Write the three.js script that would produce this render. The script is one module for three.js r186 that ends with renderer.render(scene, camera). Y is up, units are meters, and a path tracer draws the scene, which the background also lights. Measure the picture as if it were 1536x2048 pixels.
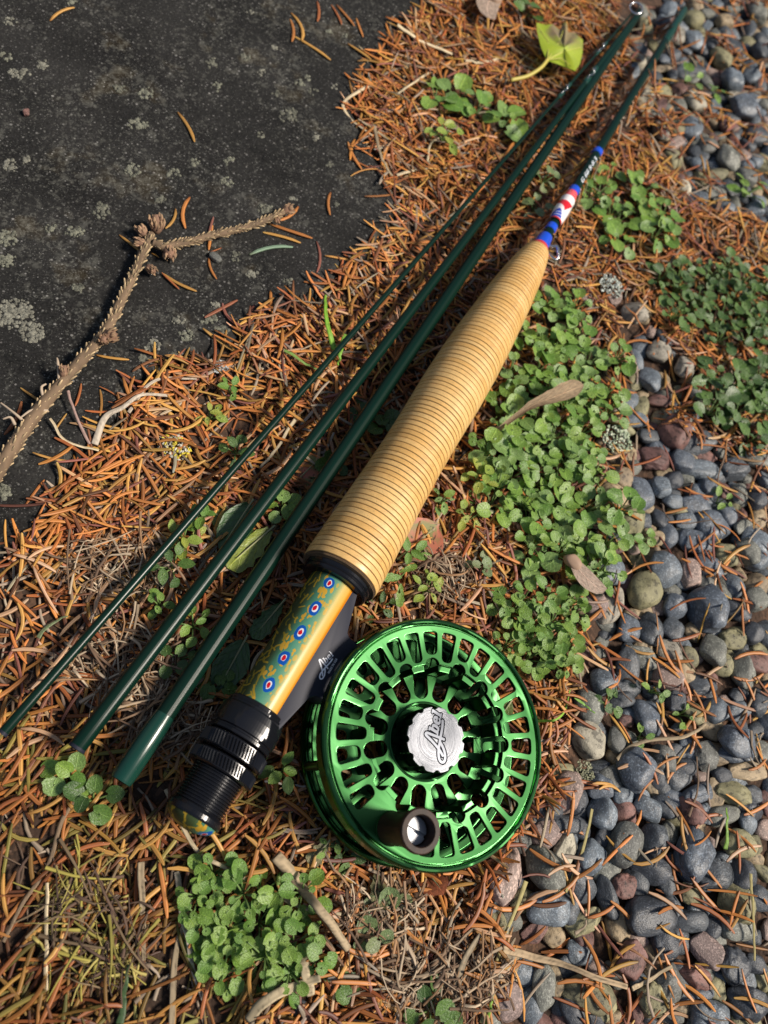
import * as THREE from 'three';
import { mergeGeometries, toCreasedNormals, mergeVertices } from 'three/addons/utils/BufferGeometryUtils.js';

// ---------------------------------------------------------------- camera, sky, sun, exposure
const V = (x, y, z) => new THREE.Vector3(x, y, z);
const scene = new THREE.Scene();
const FPX = 1538;                                       // focal length in pixels of the 1536 x 2048 photograph
const CN = [0.27, 0.38, -0.885], cl = Math.hypot(...CN), N3 = CN.map(v => v / cl);
const fh = Math.sqrt(1 - N3[2] * N3[2]);
const FWD = V(0, N3[2], -fh), rz0 = N3[0] * N3[2] / fh;
const RGT = V(Math.sqrt(1 - N3[0] ** 2 - rz0 ** 2), N3[0], rz0), UPV = V(0, 0, 0).crossVectors(RGT, FWD);
const CAM = V(0, 0.29, 0);
const camera = new THREE.PerspectiveCamera(2 * Math.atan(1024 / FPX) * 180 / Math.PI, 0.75, 0.01, 900);
camera.position.copy(CAM);
camera.quaternion.setFromRotationMatrix(new THREE.Matrix4().makeBasis(RGT, UPV, FWD.clone().negate()));
camera.focus = 0.288; camera.userData.fStop = 11;
scene.add(camera);

const SUN = V(0.63, 0.715, -0.31).normalize();
function hash3(x, y, z) { let h = (x * 374761393 + y * 668265263 + z * 1274126177) | 0; h = Math.imul(h ^ (h >>> 13), 1274126177); h ^= h >>> 16; return (h >>> 0) / 4294967296; }
function noise3(x, y, z) {
  const xi = Math.floor(x), yi = Math.floor(y), zi = Math.floor(z), f = t => t * t * (3 - 2 * t);
  const u = f(x - xi), v = f(y - yi), w = f(z - zi), L = (a, b, t) => a + (b - a) * t;
  const c = (i, j, k) => hash3(xi + i, yi + j, zi + k);
  return L(L(L(c(0, 0, 0), c(1, 0, 0), u), L(c(0, 1, 0), c(1, 1, 0), u), v), L(L(c(0, 0, 1), c(1, 0, 1), u), L(c(0, 1, 1), c(1, 1, 1), u), v), w);
}
function fbm(x, y, z, o = 4) { let s = 0, a = 0.5, n = 0; for (let i = 0; i < o; i++) { s += a * noise3(x, y, z); n += a; a *= 0.5; x *= 2.03; y *= 2.03; z *= 2.03; } return s / n; }
const smooth = (a, b, t) => { t = Math.min(1, Math.max(0, (t - a) / (b - a))); return t * t * (3 - 2 * t); };
{
  const W = 1024, H = 512, d = new Float32Array(W * H * 4);
  for (let j = 0; j < H; j++) for (let i = 0; i < W; i++) {
    const el = ((j + 0.5) / H - 0.5) * Math.PI, az = ((i + 0.5) / W - 0.5) * 2 * Math.PI;
    const x = Math.cos(el) * Math.cos(az), y = Math.sin(el), z = Math.cos(el) * Math.sin(az);
    const up = Math.max(0, y), k = Math.pow(1 - up, 2.2);
    let r = 0.16 + 0.07 * k, g = 0.25 + 0.05 * k, b = 0.43 - 0.07 * k;
    const q = 1 / (up + 0.28), c = smooth(0.44, 0.66, fbm(x * q * 1.7 + 5.1, z * q * 1.7 + 2.2, y * 1.3, 6));
    const t = Math.max(0, x * SUN.x + y * SUN.y + z * SUN.z);
    const lit = (0.2 + 0.3 * smooth(0.05, 0.6, up)) + 0.45 * Math.pow(t, 6);
    r += (lit * 1.02 - r) * c * 0.9; g += (lit - g) * c * 0.9; b += (lit * 0.99 - b) * c * 0.9;
    const glow = 0.9 * Math.pow(t, 40) + 0.18 * Math.pow(t, 8);
    r += glow * 1.05; g += glow; b += glow * 0.9;
    const s = y < 0 ? 0.35 : 1, o = (j * W + i) * 4;
    d[o] = r * s; d[o + 1] = g * s; d[o + 2] = b * s; d[o + 3] = 1;
  }
  const sky = new THREE.DataTexture(d, W, H, THREE.RGBAFormat, THREE.FloatType);
  sky.mapping = THREE.EquirectangularReflectionMapping; sky.magFilter = THREE.LinearFilter; sky.needsUpdate = true;
  scene.background = sky; scene.environment = sky;
  scene.backgroundIntensity = 0.5; scene.environmentIntensity = 0.5;
}
const sun = new THREE.DirectionalLight(0xfff3e4, 4.3);
sun.position.copy(SUN).multiplyScalar(2); sun.target.position.set(0, 0, -0.2);
sun.castShadow = true; sun.shadow.radius = 22; sun.shadow.mapSize.set(4096, 4096);
Object.assign(sun.shadow.camera, { left: -0.7, right: 0.7, top: 0.7, bottom: -0.7, near: 0.5, far: 4 });
scene.add(sun, sun.target);

const renderer = new THREE.WebGLRenderer({ antialias: true });
renderer.toneMapping = THREE.LinearToneMapping; renderer.toneMappingExposure = 1.3;
renderer.shadowMap.enabled = true;

// ---------------------------------------------------------------- helpers
function rng(seed) { let a = seed >>> 0; return () => { a = (a + 0x6D2B79F5) | 0; let t = Math.imul(a ^ (a >>> 15), 1 | a); t = (t + Math.imul(t ^ (t >>> 7), 61 | t)) ^ t; return ((t ^ (t >>> 14)) >>> 0) / 4294967296; }; }
let rnd = rng(7);
const R2 = (a, b) => a + (b - a) * rnd(), pick = a => a[Math.floor(rnd() * a.length)];
function at(px, py, h = 0) {                            // the place in the world, at height h, that the photograph shows at (px, py)
  const d = FWD.clone().addScaledVector(RGT, (px - 768) / FPX).addScaledVector(UPV, -(py - 1024) / FPX);
  return CAM.clone().addScaledVector(d, (h - CAM.y) / d.y);
}
function px(p) { const d = p.clone().sub(CAM), z = d.dot(FWD); return [768 + FPX * d.dot(RGT) / z, 1024 - FPX * d.dot(UPV) / z, z]; }
function inside(poly, x, y) { let c = false; for (let i = 0, j = poly.length - 1; i < poly.length; j = i++) { const [a, b] = poly[i], [e, f] = poly[j]; if ((b > y) !== (f > y) && x < (e - a) * (y - b) / (f - b) + a) c = !c; } return c; }
function edgeDist(poly, x, y) { let m = 1e9; for (let i = 0, j = poly.length - 1; i < poly.length; j = i++) { const [a, b] = poly[i], [e, f] = poly[j], dx = e - a, dy = f - b; let t = ((x - a) * dx + (y - b) * dy) / (dx * dx + dy * dy); t = Math.max(0, Math.min(1, t)); m = Math.min(m, Math.hypot(x - a - t * dx, y - b - t * dy)); } return m; }
const counts = {};
function numbered(n) { const k = counts[n] = (counts[n] ?? -1) + 1; return k ? `${n}_${String(k).padStart(3, '0')}` : n; }
function tag(o, label, category, group, kind) { const u = o.userData; if (label) u.label = label; if (category) u.category = category; if (group) u.group = group; if (kind) u.kind = kind; return o; }
function thing(name, label, category, group) { const g = new THREE.Group(); g.name = numbered(name); scene.add(g); return tag(g, label, category, group); }
function part(name, geo, mat, parent) { const m = new THREE.Mesh(geo, mat); m.name = parent === scene ? numbered(name) : name; m.castShadow = m.receiveShadow = true; parent.add(m); return m; }
const C3 = (r, g, b) => new THREE.Color().setRGB(r, g, b);
const std = (r, g, b, rough = 0.7, o = {}) => new THREE.MeshStandardMaterial({ color: C3(r, g, b), roughness: rough, ...o });
const phy = (r, g, b, rough, o = {}) => new THREE.MeshPhysicalMaterial({ color: C3(r, g, b), roughness: rough, ...o });
function dataTex(size, fn, srgb = false, h = size) {
  const d = new Uint8Array(size * h * 4);
  for (let j = 0; j < h; j++) for (let i = 0; i < size; i++) { const c = fn(i / size, j / h, i, j), o = (j * size + i) * 4; d[o] = Math.max(0, Math.min(255, c[0] * 255)); d[o + 1] = Math.max(0, Math.min(255, c[1] * 255)); d[o + 2] = Math.max(0, Math.min(255, c[2] * 255)); d[o + 3] = 255; }
  const t = new THREE.DataTexture(d, size, h); t.magFilter = THREE.LinearFilter; t.minFilter = THREE.LinearMipmapLinearFilter; t.generateMipmaps = true;
  t.wrapS = t.wrapT = THREE.RepeatWrapping; if (srgb) t.colorSpace = THREE.SRGBColorSpace; t.needsUpdate = true; return t;
}
// noise that repeats without a seam over the unit square
function tnoise(u, v, f, seed = 0, oct = 4) { let s = 0, a = 0.5, n = 0; for (let o = 0; o < oct; o++) { const F = f << o; const x = u * F, y = v * F, xi = Math.floor(x), yi = Math.floor(y), fx = x - xi, fy = y - yi, q = t => t * t * (3 - 2 * t); const h = (i, j) => hash3(((xi + i) % F + F) % F, ((yi + j) % F + F) % F, seed + o * 17); const A = h(0, 0) + (h(1, 0) - h(0, 0)) * q(fx), B = h(0, 1) + (h(1, 1) - h(0, 1)) * q(fx); s += a * (A + (B - A) * q(fy)); n += a; a *= 0.55; } return s / n; }
class MB {                                              // gathers triangles with colours, gives one geometry
  constructor() { this.p = []; this.c = []; this.i = []; this.n = 0; }
  v(x, y, z, c) { this.p.push(x, y, z); if (c) this.c.push(c[0], c[1], c[2]); return this.n++; }
  t(a, b, c) { this.i.push(a, b, c); }
  q(a, b, c, d) { this.i.push(a, b, c, a, c, d); }
  geo() { const g = new THREE.BufferGeometry(); g.setAttribute('position', new THREE.Float32BufferAttribute(this.p, 3)); if (this.c.length) g.setAttribute('color', new THREE.Float32BufferAttribute(this.c, 3)); g.setIndex(this.i); g.computeVertexNormals(); return g; }
  // a tube along points, radius r(t), optionally flattened, optional colour c(t, k)
  tube(pts, r, sides = 6, c = null, flat = 1) {
    const n = pts.length, rings = []; let prev = V(0, 1, 0);
    for (let i = 0; i < n; i++) {
      const T = pts[Math.min(n - 1, i + 1)].clone().sub(pts[Math.max(0, i - 1)]).normalize();
      let side = V(0, 0, 0).crossVectors(T, Math.abs(T.y) > 0.95 ? V(1, 0, 0) : V(0, 1, 0)).normalize(); const up = V(0, 0, 0).crossVectors(side, T);
      const ring = [], t = i / (n - 1), rr = typeof r === 'function' ? r(t) : r;
      for (let k = 0; k < sides; k++) { const a = k / sides * 2 * Math.PI, x = Math.cos(a) * rr, y = Math.sin(a) * rr * flat; const P = pts[i].clone().addScaledVector(side, x).addScaledVector(up, y); ring.push(this.v(P.x, P.y, P.z, c ? c(t, k) : null)); }
      rings.push(ring);
    }
    for (let i = 0; i < n - 1; i++) for (let k = 0; k < sides; k++) { const k2 = (k + 1) % sides; this.q(rings[i][k], rings[i + 1][k], rings[i + 1][k2], rings[i][k2]); }
    for (const [e, w] of [[0, 1], [n - 1, 0]]) { const m = this.v(pts[e].x, pts[e].y, pts[e].z, c ? c(e ? 1 : 0, 0) : null); for (let k = 0; k < sides; k++) { const k2 = (k + 1) % sides; w ? this.t(m, rings[e][k], rings[e][k2]) : this.t(m, rings[e][k2], rings[e][k]); } }
  }
}
const curve = (pts, n) => new THREE.CatmullRomCurve3(pts).getPoints(n);

// ---------------------------------------------------------------- where things lie (outlines read off the photograph, turned into places on the ground)
const toGround = (poly, h = 0) => poly.map(([x, y]) => { const p = at(x, y, h); return [p.x, p.z]; });
const slabEdge = toGround([[-520, 1420], [-200, 1260], [0, 1150], [96, 1092], [116, 1010], [150, 925], [212, 872], [285, 775], [400, 712], [520, 655], [640, 592], [730, 520], [788, 468], [800, 405], [772, 330], [738, 270], [712, 205], [760, 125], [825, 60], [868, 0], [960, -160], [600, -300], [-300, -260], [-620, 500]], 0.010);
const SLABY = 0.0105;
const gravelA = toGround([[1225, -170], [1236, 40], [1258, 115], [1262, 205], [1328, 262], [1332, 335], [1362, 425], [1475, 445], [1720, 470], [1720, -230]]);
const gravelB = toGround([[1195, 560], [1290, 600], [1335, 690], [1400, 765], [1430, 885], [1540, 935], [1760, 900], [1760, 2400], [940, 2400], [955, 2048], [1005, 1900], [955, 1800], [1010, 1690], [1100, 1575], [1130, 1460], [1150, 1350], [1172, 1250], [1130, 1135], [1212, 1080], [1212, 900], [1242, 765], [1232, 655]]);
const inGravel = (x, z) => inside(gravelA, x, z) || inside(gravelB, x, z);
const inSlab = (x, z) => inside(slabEdge, x, z);

// reel and rod frames (metres)
const ROD0 = at(383, 1637, 0.022), ROD1 = at(1368, 20, 0.012), RD = ROD1.clone().sub(ROD0).normalize();
const REELC = V(0.06108, 0.02885, -0.07728), RN = V(0.1293478, 0.99127, -0.02544525); RN.addScaledVector(RD, -RN.dot(RD)).normalize();
const RX = V(0, 0, 0).crossVectors(RD, RN);
function reelFloor(x, z) {                              // height of the underside of the reel above (x, z), or null outside it
  const d = V(x - REELC.x, 0, z - REELC.z); const y = (-d.x * RN.x - d.z * RN.z - 0.0255) / RN.y + REELC.y;
  const p = V(x, y, z).sub(REELC); const r = Math.hypot(p.dot(RX), p.dot(RD)); return r < 0.0455 ? y : null;
}
// height of whatever lies highest at a place, on a 1 mm grid
const HX0 = -0.48, HZ0 = -0.95, HW = 960, HH = 1120, hm = new Float32Array(HW * HH);
const hi = (x, z) => { const i = Math.round((x - HX0) * 1000), j = Math.round((z - HZ0) * 1000); return i < 0 || j < 0 || i >= HW || j >= HH ? -1 : j * HW + i; };
const hAt = (x, z) => { const k = hi(x, z); return k < 0 ? 0 : hm[k]; };
const hUp = (x, z, y) => { const k = hi(x, z); if (k >= 0 && hm[k] < y) hm[k] = y; };
function groundH(x, z) {
  let h = (fbm(x * 60, z * 60, 3.3, 3) - 0.5) * 0.004;
  const ds = inSlab(x, z) ? 0 : edgeDist(slabEdge, x, z);
  h += 0.0065 * Math.exp(-ds / 0.018);
  if (inGravel(x, z)) h -= 0.003 * smooth(0, 0.012, Math.min(edgeDist(gravelA, x, z), edgeDist(gravelB, x, z)));
  const dr = Math.hypot(x - REELC.x - 0.004, z - REELC.z); h -= 0.0065 * (1 - smooth(0.032, 0.056, dr));
  return h;
}
for (let j = 0; j < HH; j++) for (let i = 0; i < HW; i++) { const x = HX0 + i / 1000, z = HZ0 + j / 1000; hm[j * HW + i] = (i % 4 || j % 4) ? 0 : groundH(x, z); }
for (let j = 0; j < HH; j++) for (let i = 0; i < HW; i++) if (i % 4 || j % 4) { const a = Math.min(HW - 4, i - i % 4), b = Math.min(HH - 4, j - j % 4), u = (i - a) / 4, v = (j - b) / 4, a2 = Math.min(HW - 4 - (HW - 4) % 4, a + 4), b2 = Math.min(HH - 4 - (HH - 4) % 4, b + 4); hm[j * HW + i] = (hm[b * HW + a] * (1 - u) + hm[b * HW + a2] * u) * (1 - v) + (hm[b2 * HW + a] * (1 - u) + hm[b2 * HW + a2] * u) * v; }

// ---------------------------------------------------------------- textures shared by several materials
const grainTex = dataTex(512, (u, v) => { const n = tnoise(u, v, 16, 1, 5), m = tnoise(u, v, 128, 9, 2); const s = 0.62 + (n - 0.5) * 0.5 + (m - 0.5) * 0.35; return [s, s, s]; });
const speckTex = dataTex(512, (u, v, i, j) => { let s = 0.46 + (tnoise(u, v, 8, 3, 5) - 0.5) * 0.55; const k = tnoise(u, v, 64, 31, 2), q = tnoise(u, v, 6, 91, 3); if (k > 0.6) s += (k - 0.6) * 4.5 * (0.3 + q); if (hash3(i >> 2, j >> 2, 5) > 0.975) s += 0.42; s += (hash3(i >> 1, j >> 1, 8) - 0.5) * 0.16; return [s, s, s * 1.01]; });
const mottleTex = dataTex(512, (u, v) => { const n = tnoise(u, v, 8, 41, 6), m = tnoise(u, v, 32, 52, 3); const s = 0.5 + (n - 0.5) * 0.8 + (m > 0.62 ? -0.22 : 0); return [s * 1.02, s, s * 0.94]; });

// ---------------------------------------------------------------- the ground sheet and the stone slab
{
  const M = 260, g = new MB(), soil = [];
  const map1 = t => { const s = Math.sign(t), a = Math.abs(t); return s * (a < 0.8 ? a * 0.75 : 0.6 + Math.pow((a - 0.8) / 0.2, 4) * 260 + (a - 0.8) * 0.6); };
  for (let j = 0; j <= M; j++) for (let i = 0; i <= M; i++) { const x = map1(i / M * 2 - 1) - 0.02, z = map1(j / M * 2 - 1) - 0.33; const near = Math.abs(x) < 0.7 && Math.abs(z + 0.33) < 0.7; g.v(x, near ? groundH(x, z) - 0.0004 - (inSlab(x, z) ? 0.006 : 0) : 0, z); soil.push(x / 0.12, z / 0.12); }
  for (let j = 0; j < M; j++) for (let i = 0; i < M; i++) { const a = j * (M + 1) + i; g.q(a, a + M + 1, a + M + 2, a + 1); }
  const geo = g.geo(); geo.setAttribute('uv', new THREE.Float32BufferAttribute(soil, 2));
  const tex = dataTex(1024, (u, v) => { const n = tnoise(u, v, 8, 2, 6), m = tnoise(u, v, 64, 12, 3); const s = 0.18 + n * 0.22 + (m > 0.6 ? 0.1 : 0); return [s * 0.85, s * 0.62, s * 0.46]; }, true);
  tag(part('ground', geo, new THREE.MeshStandardMaterial({ map: tex, bumpMap: grainTex, bumpScale: 0.0015, roughness: 0.95 }), scene), null, null, null, 'structure');
}
const slab = thing('stone_slab', 'dark grey flat stone slab spotted with pale lichen, left of the rod sections', 'stone slab');
{
  const xs = slabEdge.map(p => p[0]), zs = slabEdge.map(p => p[1]);
  const x0 = Math.min(...xs) - 0.01, x1 = Math.max(...xs) + 0.01, z0 = Math.min(...zs) - 0.01, z1 = Math.max(...zs) + 0.01;
  const st = 0.0022, nx = Math.ceil((x1 - x0) / st), nz = Math.ceil((z1 - z0) / st), g = new MB(), uv = [];
  for (let j = 0; j <= nz; j++) for (let i = 0; i <= nx; i++) {
    const x = x0 + i * st, z = z0 + j * st, d0 = edgeDist(slabEdge, x, z) * (inside(slabEdge, x, z) ? 1 : -1) + (fbm(x * 90, z * 90, 1, 3) - 0.5) * 0.006;
    const y = SLABY + (fbm(x * 14, z * 14, 8, 3) - 0.5) * 0.0016 + (fbm(x * 130, z * 130, 4, 3) - 0.5) * 0.0007 - 0.022 * Math.pow(1 - smooth(-0.004, 0.006, d0), 1.6);
    g.v(x, y, z); uv.push(x / 0.16, z / 0.16);
    if (d0 > 0.002) for (let a = -1; a < 2; a++) for (let b = -1; b < 2; b++) hUp(x + a * 0.001, z + b * 0.001, y);
  }
  for (let j = 0; j < nz; j++) for (let i = 0; i < nx; i++) { const a = j * (nx + 1) + i; if (Math.max(g.p[a * 3 + 1], g.p[(a + 1) * 3 + 1], g.p[(a + nx + 1) * 3 + 1]) > -0.0112) g.q(a, a + nx + 1, a + nx + 2, a + 1); }
  const geo = g.geo(); geo.setAttribute('uv', new THREE.Float32BufferAttribute(uv, 2));
  const col = dataTex(2048, (u, v, i, j) => {
    const n = tnoise(u, v, 6, 71, 6), m = tnoise(u, v, 72, 17, 4), f = tnoise(u, v, 320, 23, 2), w = tnoise(u, v, 10, 29, 4), h = tnoise(u, v, 220, 57, 2);
    const ci = Math.floor(i / 26), cj = Math.floor(j / 26), hr = hash3(ci, cj, 301); let fleck = 0; if (hr < 0.34) { const rr = 2 + 6 * hash3(ci, cj, 303) * hash3(ci, cj, 304), dd = Math.hypot(i - ci * 26 - 6 - 14 * hash3(ci, cj, 305), j - cj * 26 - 6 - 14 * hash3(ci, cj, 306)) + (f - 0.5) * 4; fleck = smooth(rr + 1.5, rr - 1.5, dd) * (0.05 + 0.2 * hash3(ci, cj, 307) * w); }
    let s = 0.0165 + (n - 0.5) * 0.022 + (f - 0.5) * 0.02 + fleck, r = s * 1.03, g2 = s, b = s * 0.95;
    const spot = smooth(0.56, 0.86, m + (w - 0.5) * 0.55) * 0.8 + smooth(0.68, 0.8, h + (w - 0.5) * 0.3) * 0.9; r += spot * 0.05; g2 += spot * 0.05; b += spot * 0.043;
    const tiny = hash3(i >> 1, j >> 1, 77) > 0.9965 ? 0.16 : 0; r += tiny; g2 += tiny; b += tiny;
    const br = smooth(0.62, 0.8, w) * 0.012; r += br; g2 += br * 0.6;
    return [r, g2, b];
  });
  part('rock', geo, new THREE.MeshPhysicalMaterial({ map: col, bumpMap: grainTex, bumpScale: 0.0008, roughness: 0.8, specularIntensity: 0.45 }), slab);
}
{ // crusts of lichen on the slab: x, y, width, height in the photograph
  const spots = [[277, 247, 46, 24], [577, 230, 42, 30], [425, 128, 30, 22], [203, 420, 32, 34], [264, 340, 30, 30], [347, 346, 28, 20], [454, 363, 26, 20], [40, 146, 46, 22], [10, 112, 26, 20], [86, 128, 26, 20], [238, 178, 28, 20], [293, 188, 32, 26], [434, 173, 22, 20], [490, 115, 26, 16], [523, 146, 20, 18], [552, 95, 18, 12], [600, 165, 22, 18], [618, 155, 18, 14], [626, 183, 22, 16], [551, 188, 18, 14], [320, 396, 24, 18], [388, 325, 22, 16], [458, 322, 22, 18], [520, 270, 20, 12], [633, 275, 20, 18], [20, 42, 30, 16], [28, 628, 84, 60], [64, 664, 52, 42], [14, 475, 42, 34], [150, 463, 40, 22], [102, 457, 24, 18], [12, 520, 42, 28], [156, 576, 26, 22], [304, 692, 32, 28], [287, 717, 22, 20], [373, 670, 30, 26], [356, 642, 26, 16], [417, 638, 38, 20], [444, 659, 34, 18], [471, 513, 18, 24], [431, 609, 22, 16], [346, 713, 22, 18], [504, 547, 26, 18], [575, 563, 20, 16], [6, 985, 30, 34], [20, 330, 30, 26], [52, 318, 18, 18], [668, 172, 16, 14], [500, 22, 14, 8], [658, 64, 14, 12], [690, 70, 12, 10], [530, 420, 30, 26], [585, 400, 18, 14], [145, 5, 20, 10], [660, 330, 14, 12], [675, 410, 12, 10]];
  const tones = [[0.30, 0.31, 0.25], [0.24, 0.245, 0.2], [0.34, 0.34, 0.29]].map(c => std(c[0], c[1], c[2], 0.95, { bumpMap: grainTex, bumpScale: 0.0004, map: mottleTex }));
  tones.forEach(m => m.color.multiplyScalar(1.15));
  rnd = rng(211);
  for (const [x, y, w, h] of spots) {
    const c = at(x, y, SLABY), ex = at(x + w / 2, y, SLABY).sub(c), ey = at(x, y + h / 2, SLABY).sub(c), g = new MB();
    const n = Math.max(7, Math.round(w * h / 34));
    for (let k = 0; k < n; k++) {
      const a = R2(0, 6.28), q = Math.sqrt(rnd()), P = c.clone().addScaledVector(ex, Math.cos(a) * q).addScaledVector(ey, Math.sin(a) * q), r = R2(0.0005, 0.00125) * (1.15 - q * 0.5);
      const y0 = hAt(P.x, P.z), top = g.v(P.x, y0 + R2(0.00012, 0.00035), P.z), rim = [], lo = [], m = 7;
      for (let i = 0; i < m; i++) { const b = i / m * 6.283, rr = r * R2(0.7, 1.25); rim.push(g.v(P.x + Math.cos(b) * rr, y0 + R2(0.0001, 0.0003), P.z + Math.sin(b) * rr)); lo.push(g.v(P.x + Math.cos(b) * rr * 1.05, y0 - 0.0003, P.z + Math.sin(b) * rr * 1.05)); }
      for (let i = 0; i < m; i++) { const i2 = (i + 1) % m; g.t(top, rim[i2], rim[i]); g.q(rim[i], rim[i2], lo[i2], lo[i]); }
    }
    const geo = g.geo(), pp = geo.attributes.position, uv = []; for (let i = 0; i < pp.count; i++) uv.push(pp.getX(i) / 0.012, pp.getZ(i) / 0.012); geo.setAttribute('uv', new THREE.Float32BufferAttribute(uv, 2));
    part('lichen_crust', geo, pick(tones), slab);
  }
}

// ---------------------------------------------------------------- pebbles
const pebbleKinds = {
  b: { mat: [0.145, 0.172, 0.208], tex: speckTex, word: 'blue-grey', rough: 0.48 }, d: { mat: [0.066, 0.076, 0.092], tex: speckTex, word: 'dark slate', rough: 0.5 },
  g: { mat: [0.17, 0.175, 0.158], tex: speckTex, word: 'grey', rough: 0.6 }, t: { mat: [0.36, 0.28, 0.19], tex: mottleTex, word: 'tan', rough: 0.65 },
  o: { mat: [0.28, 0.265, 0.165], tex: mottleTex, word: 'olive', rough: 0.7 }, r: { mat: [0.2, 0.105, 0.1], tex: mottleTex, word: 'reddish brown', rough: 0.65 },
  p: { mat: [0.32, 0.235, 0.21], tex: speckTex, word: 'pinkish', rough: 0.65 }, w: { mat: [0.46, 0.43, 0.37], tex: mottleTex, word: 'pale beige', rough: 0.65 },
};
for (const k of Object.values(pebbleKinds)) k.mats = [0.8, 1, 1.22].map((s, i) => new THREE.MeshStandardMaterial({ color: C3(k.mat[0] * s * 1.5, k.mat[1] * s * 1.5, k.mat[2] * s * (i === 0 ? 1.5 : 1.42)), map: k.tex, bumpMap: grainTex, bumpScale: 0.00035, roughness: k.rough }));
function pebbleGeo(seed, detail, rough) {
  let g = new THREE.IcosahedronGeometry(1, detail); g.deleteAttribute('uv'); g.deleteAttribute('normal'); g = mergeVertices(g, 1e-4);
  const r = rng(seed), p = g.attributes.position, pw = 2 + r() * 0.9, ox = r() * 50, sk = (r() - 0.5) * 0.5, sk2 = (r() - 0.5) * 0.35;
  const cuts = []; for (let k = 0; k < (rough ? 7 : 5); k++) { const a = r() * 6.28, b = r() * 2 - 1, c = Math.sqrt(1 - b * b); cuts.push([Math.cos(a) * c, b, Math.sin(a) * c, (rough ? 0.66 : 0.64) + r() * 0.24]); }
  for (let i = 0; i < p.count; i++) {
    let x = p.getX(i), y = p.getY(i), z = p.getZ(i);
    let s = Math.pow(Math.abs(x) ** pw + Math.abs(y) ** pw + Math.abs(z) ** pw, -1 / pw);
    s *= 1 + (fbm(x * 1.1 + ox, y * 1.1, z * 1.1, 2) - 0.5) * 0.42 + (fbm(x * 4 + ox, y * 4, z * 4, 3) - 0.5) * (rough ? 0.22 : 0.05) + (rough ? (fbm(x * 11 + ox, y * 11, z * 11, 2) - 0.5) * 0.1 : 0);
    for (const c of cuts) { const dd = (x * c[0] + y * c[1] + z * c[2]) * s, over = dd - c[3]; if (over > 0) s *= 1 - over * (rough ? 0.85 : 0.6) / dd; }
    x *= s; y *= s; z *= s; z *= 1 + sk * x * 0.6; y *= 1 + sk2 * x * 0.5; p.setXYZ(i, x, y, z);
  }
  g.computeBoundingBox(); const b = g.boundingBox, c = b.getCenter(V(0, 0, 0)), e = b.getSize(V(0, 0, 0)); g.translate(-c.x, -c.y, -c.z); g.scale(2 / e.x, 2 / e.y, 2 / e.z);
  g.computeVertexNormals(); const n = g.attributes.normal, nn = n.array.slice();
  const idx = g.index.array, P = [], Nn = [], UVs = [];
  for (let f = 0; f < idx.length; f += 3) { const A = [0, 0, 0]; for (let k = 0; k < 3; k++) for (let q = 0; q < 3; q++) A[q] += Math.abs(nn[idx[f + k] * 3 + q]); const ax = A[1] >= A[0] && A[1] >= A[2] ? 1 : A[0] > A[2] ? 0 : 2; for (let k = 0; k < 3; k++) { const i = idx[f + k], q = [p.getX(i), p.getY(i), p.getZ(i)]; P.push(...q); Nn.push(nn[i * 3], nn[i * 3 + 1], nn[i * 3 + 2]); UVs.push(q[(ax + 1) % 3] * 0.19 + ox, q[(ax + 2) % 3] * 0.19); } }
  const o = new THREE.BufferGeometry(); o.setAttribute('position', new THREE.Float32BufferAttribute(P, 3)); o.setAttribute('normal', new THREE.Float32BufferAttribute(Nn, 3)); o.setAttribute('uv', new THREE.Float32BufferAttribute(UVs, 2)); return o;
}
const smoothPebbles = Array.from({ length: 16 }, (_, i) => pebbleGeo(100 + i, 9, false)), roughPebbles = Array.from({ length: 6 }, (_, i) => pebbleGeo(300 + i, 11, true)), smallPebbles = Array.from({ length: 6 }, (_, i) => pebbleGeo(500 + i, 5, i > 3));
const placed = [];
function stampPebble(c, a, b, h, yaw) { const n = Math.ceil(a * 1000); for (let i = -n; i <= n; i++) for (let j = -n; j <= n; j++) { const dx = i / 1000, dz = j / 1000, u = (dx * Math.cos(yaw) + dz * Math.sin(yaw)) / a, v = (-dx * Math.sin(yaw) + dz * Math.cos(yaw)) / b, q = u * u + v * v; if (q < 1) hUp(c.x + dx, c.z + dz, c.y + h * Math.sqrt(1 - q)); } }
function pebble(px_, py_, w, h, rot, kind, rough) {
  const lift = 0.004, c = at(px_, py_, lift), A = rot * Math.PI / 180;
  const ma = at(px_ + Math.cos(A) * w / 2, py_ + Math.sin(A) * w / 2, lift).sub(c), mi = at(px_ - Math.sin(A) * h / 2, py_ + Math.cos(A) * h / 2, lift).sub(c);
  const a = ma.length() * 1.03, yaw = Math.atan2(ma.z, ma.x), b = Math.abs(-mi.x * Math.sin(yaw) + mi.z * Math.cos(yaw)) * 1.05;
  const th = Math.min(a, b) * R2(0.6, 0.8);
  let y = Math.max(groundH(c.x, c.z), hAt(c.x, c.z) - th * 0.9) + th * 0.72;
  for (const o of placed) { const d = Math.hypot(o.c.x - c.x, o.c.z - c.z), m = (o.b + b) * 0.86; if (d < m) y += (1 - d / m) * 0.0022 * (hash3(placed.length, 3, 3) > 0.5 ? 1 : 0.2); }
  const rf = reelFloor(c.x + (REELC.x - c.x) * 0.12, c.z + (REELC.z - c.z) * 0.12); if (rf !== null) y = Math.min(y, rf - th * 0.95);
  y = Math.min(y, 0.0085); c.y = y;
  placed.push({ c, a, b, th, yaw, kind, rough, px: px_, py: py_, w, h, rot });
}
const K = (ox, oy, s, list) => list.forEach(([x, y, w, h, r, k, g]) => pebble(ox + x * s, oy + y * s, w * s, h * s, r, k, g));
rnd = rng(31);
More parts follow.
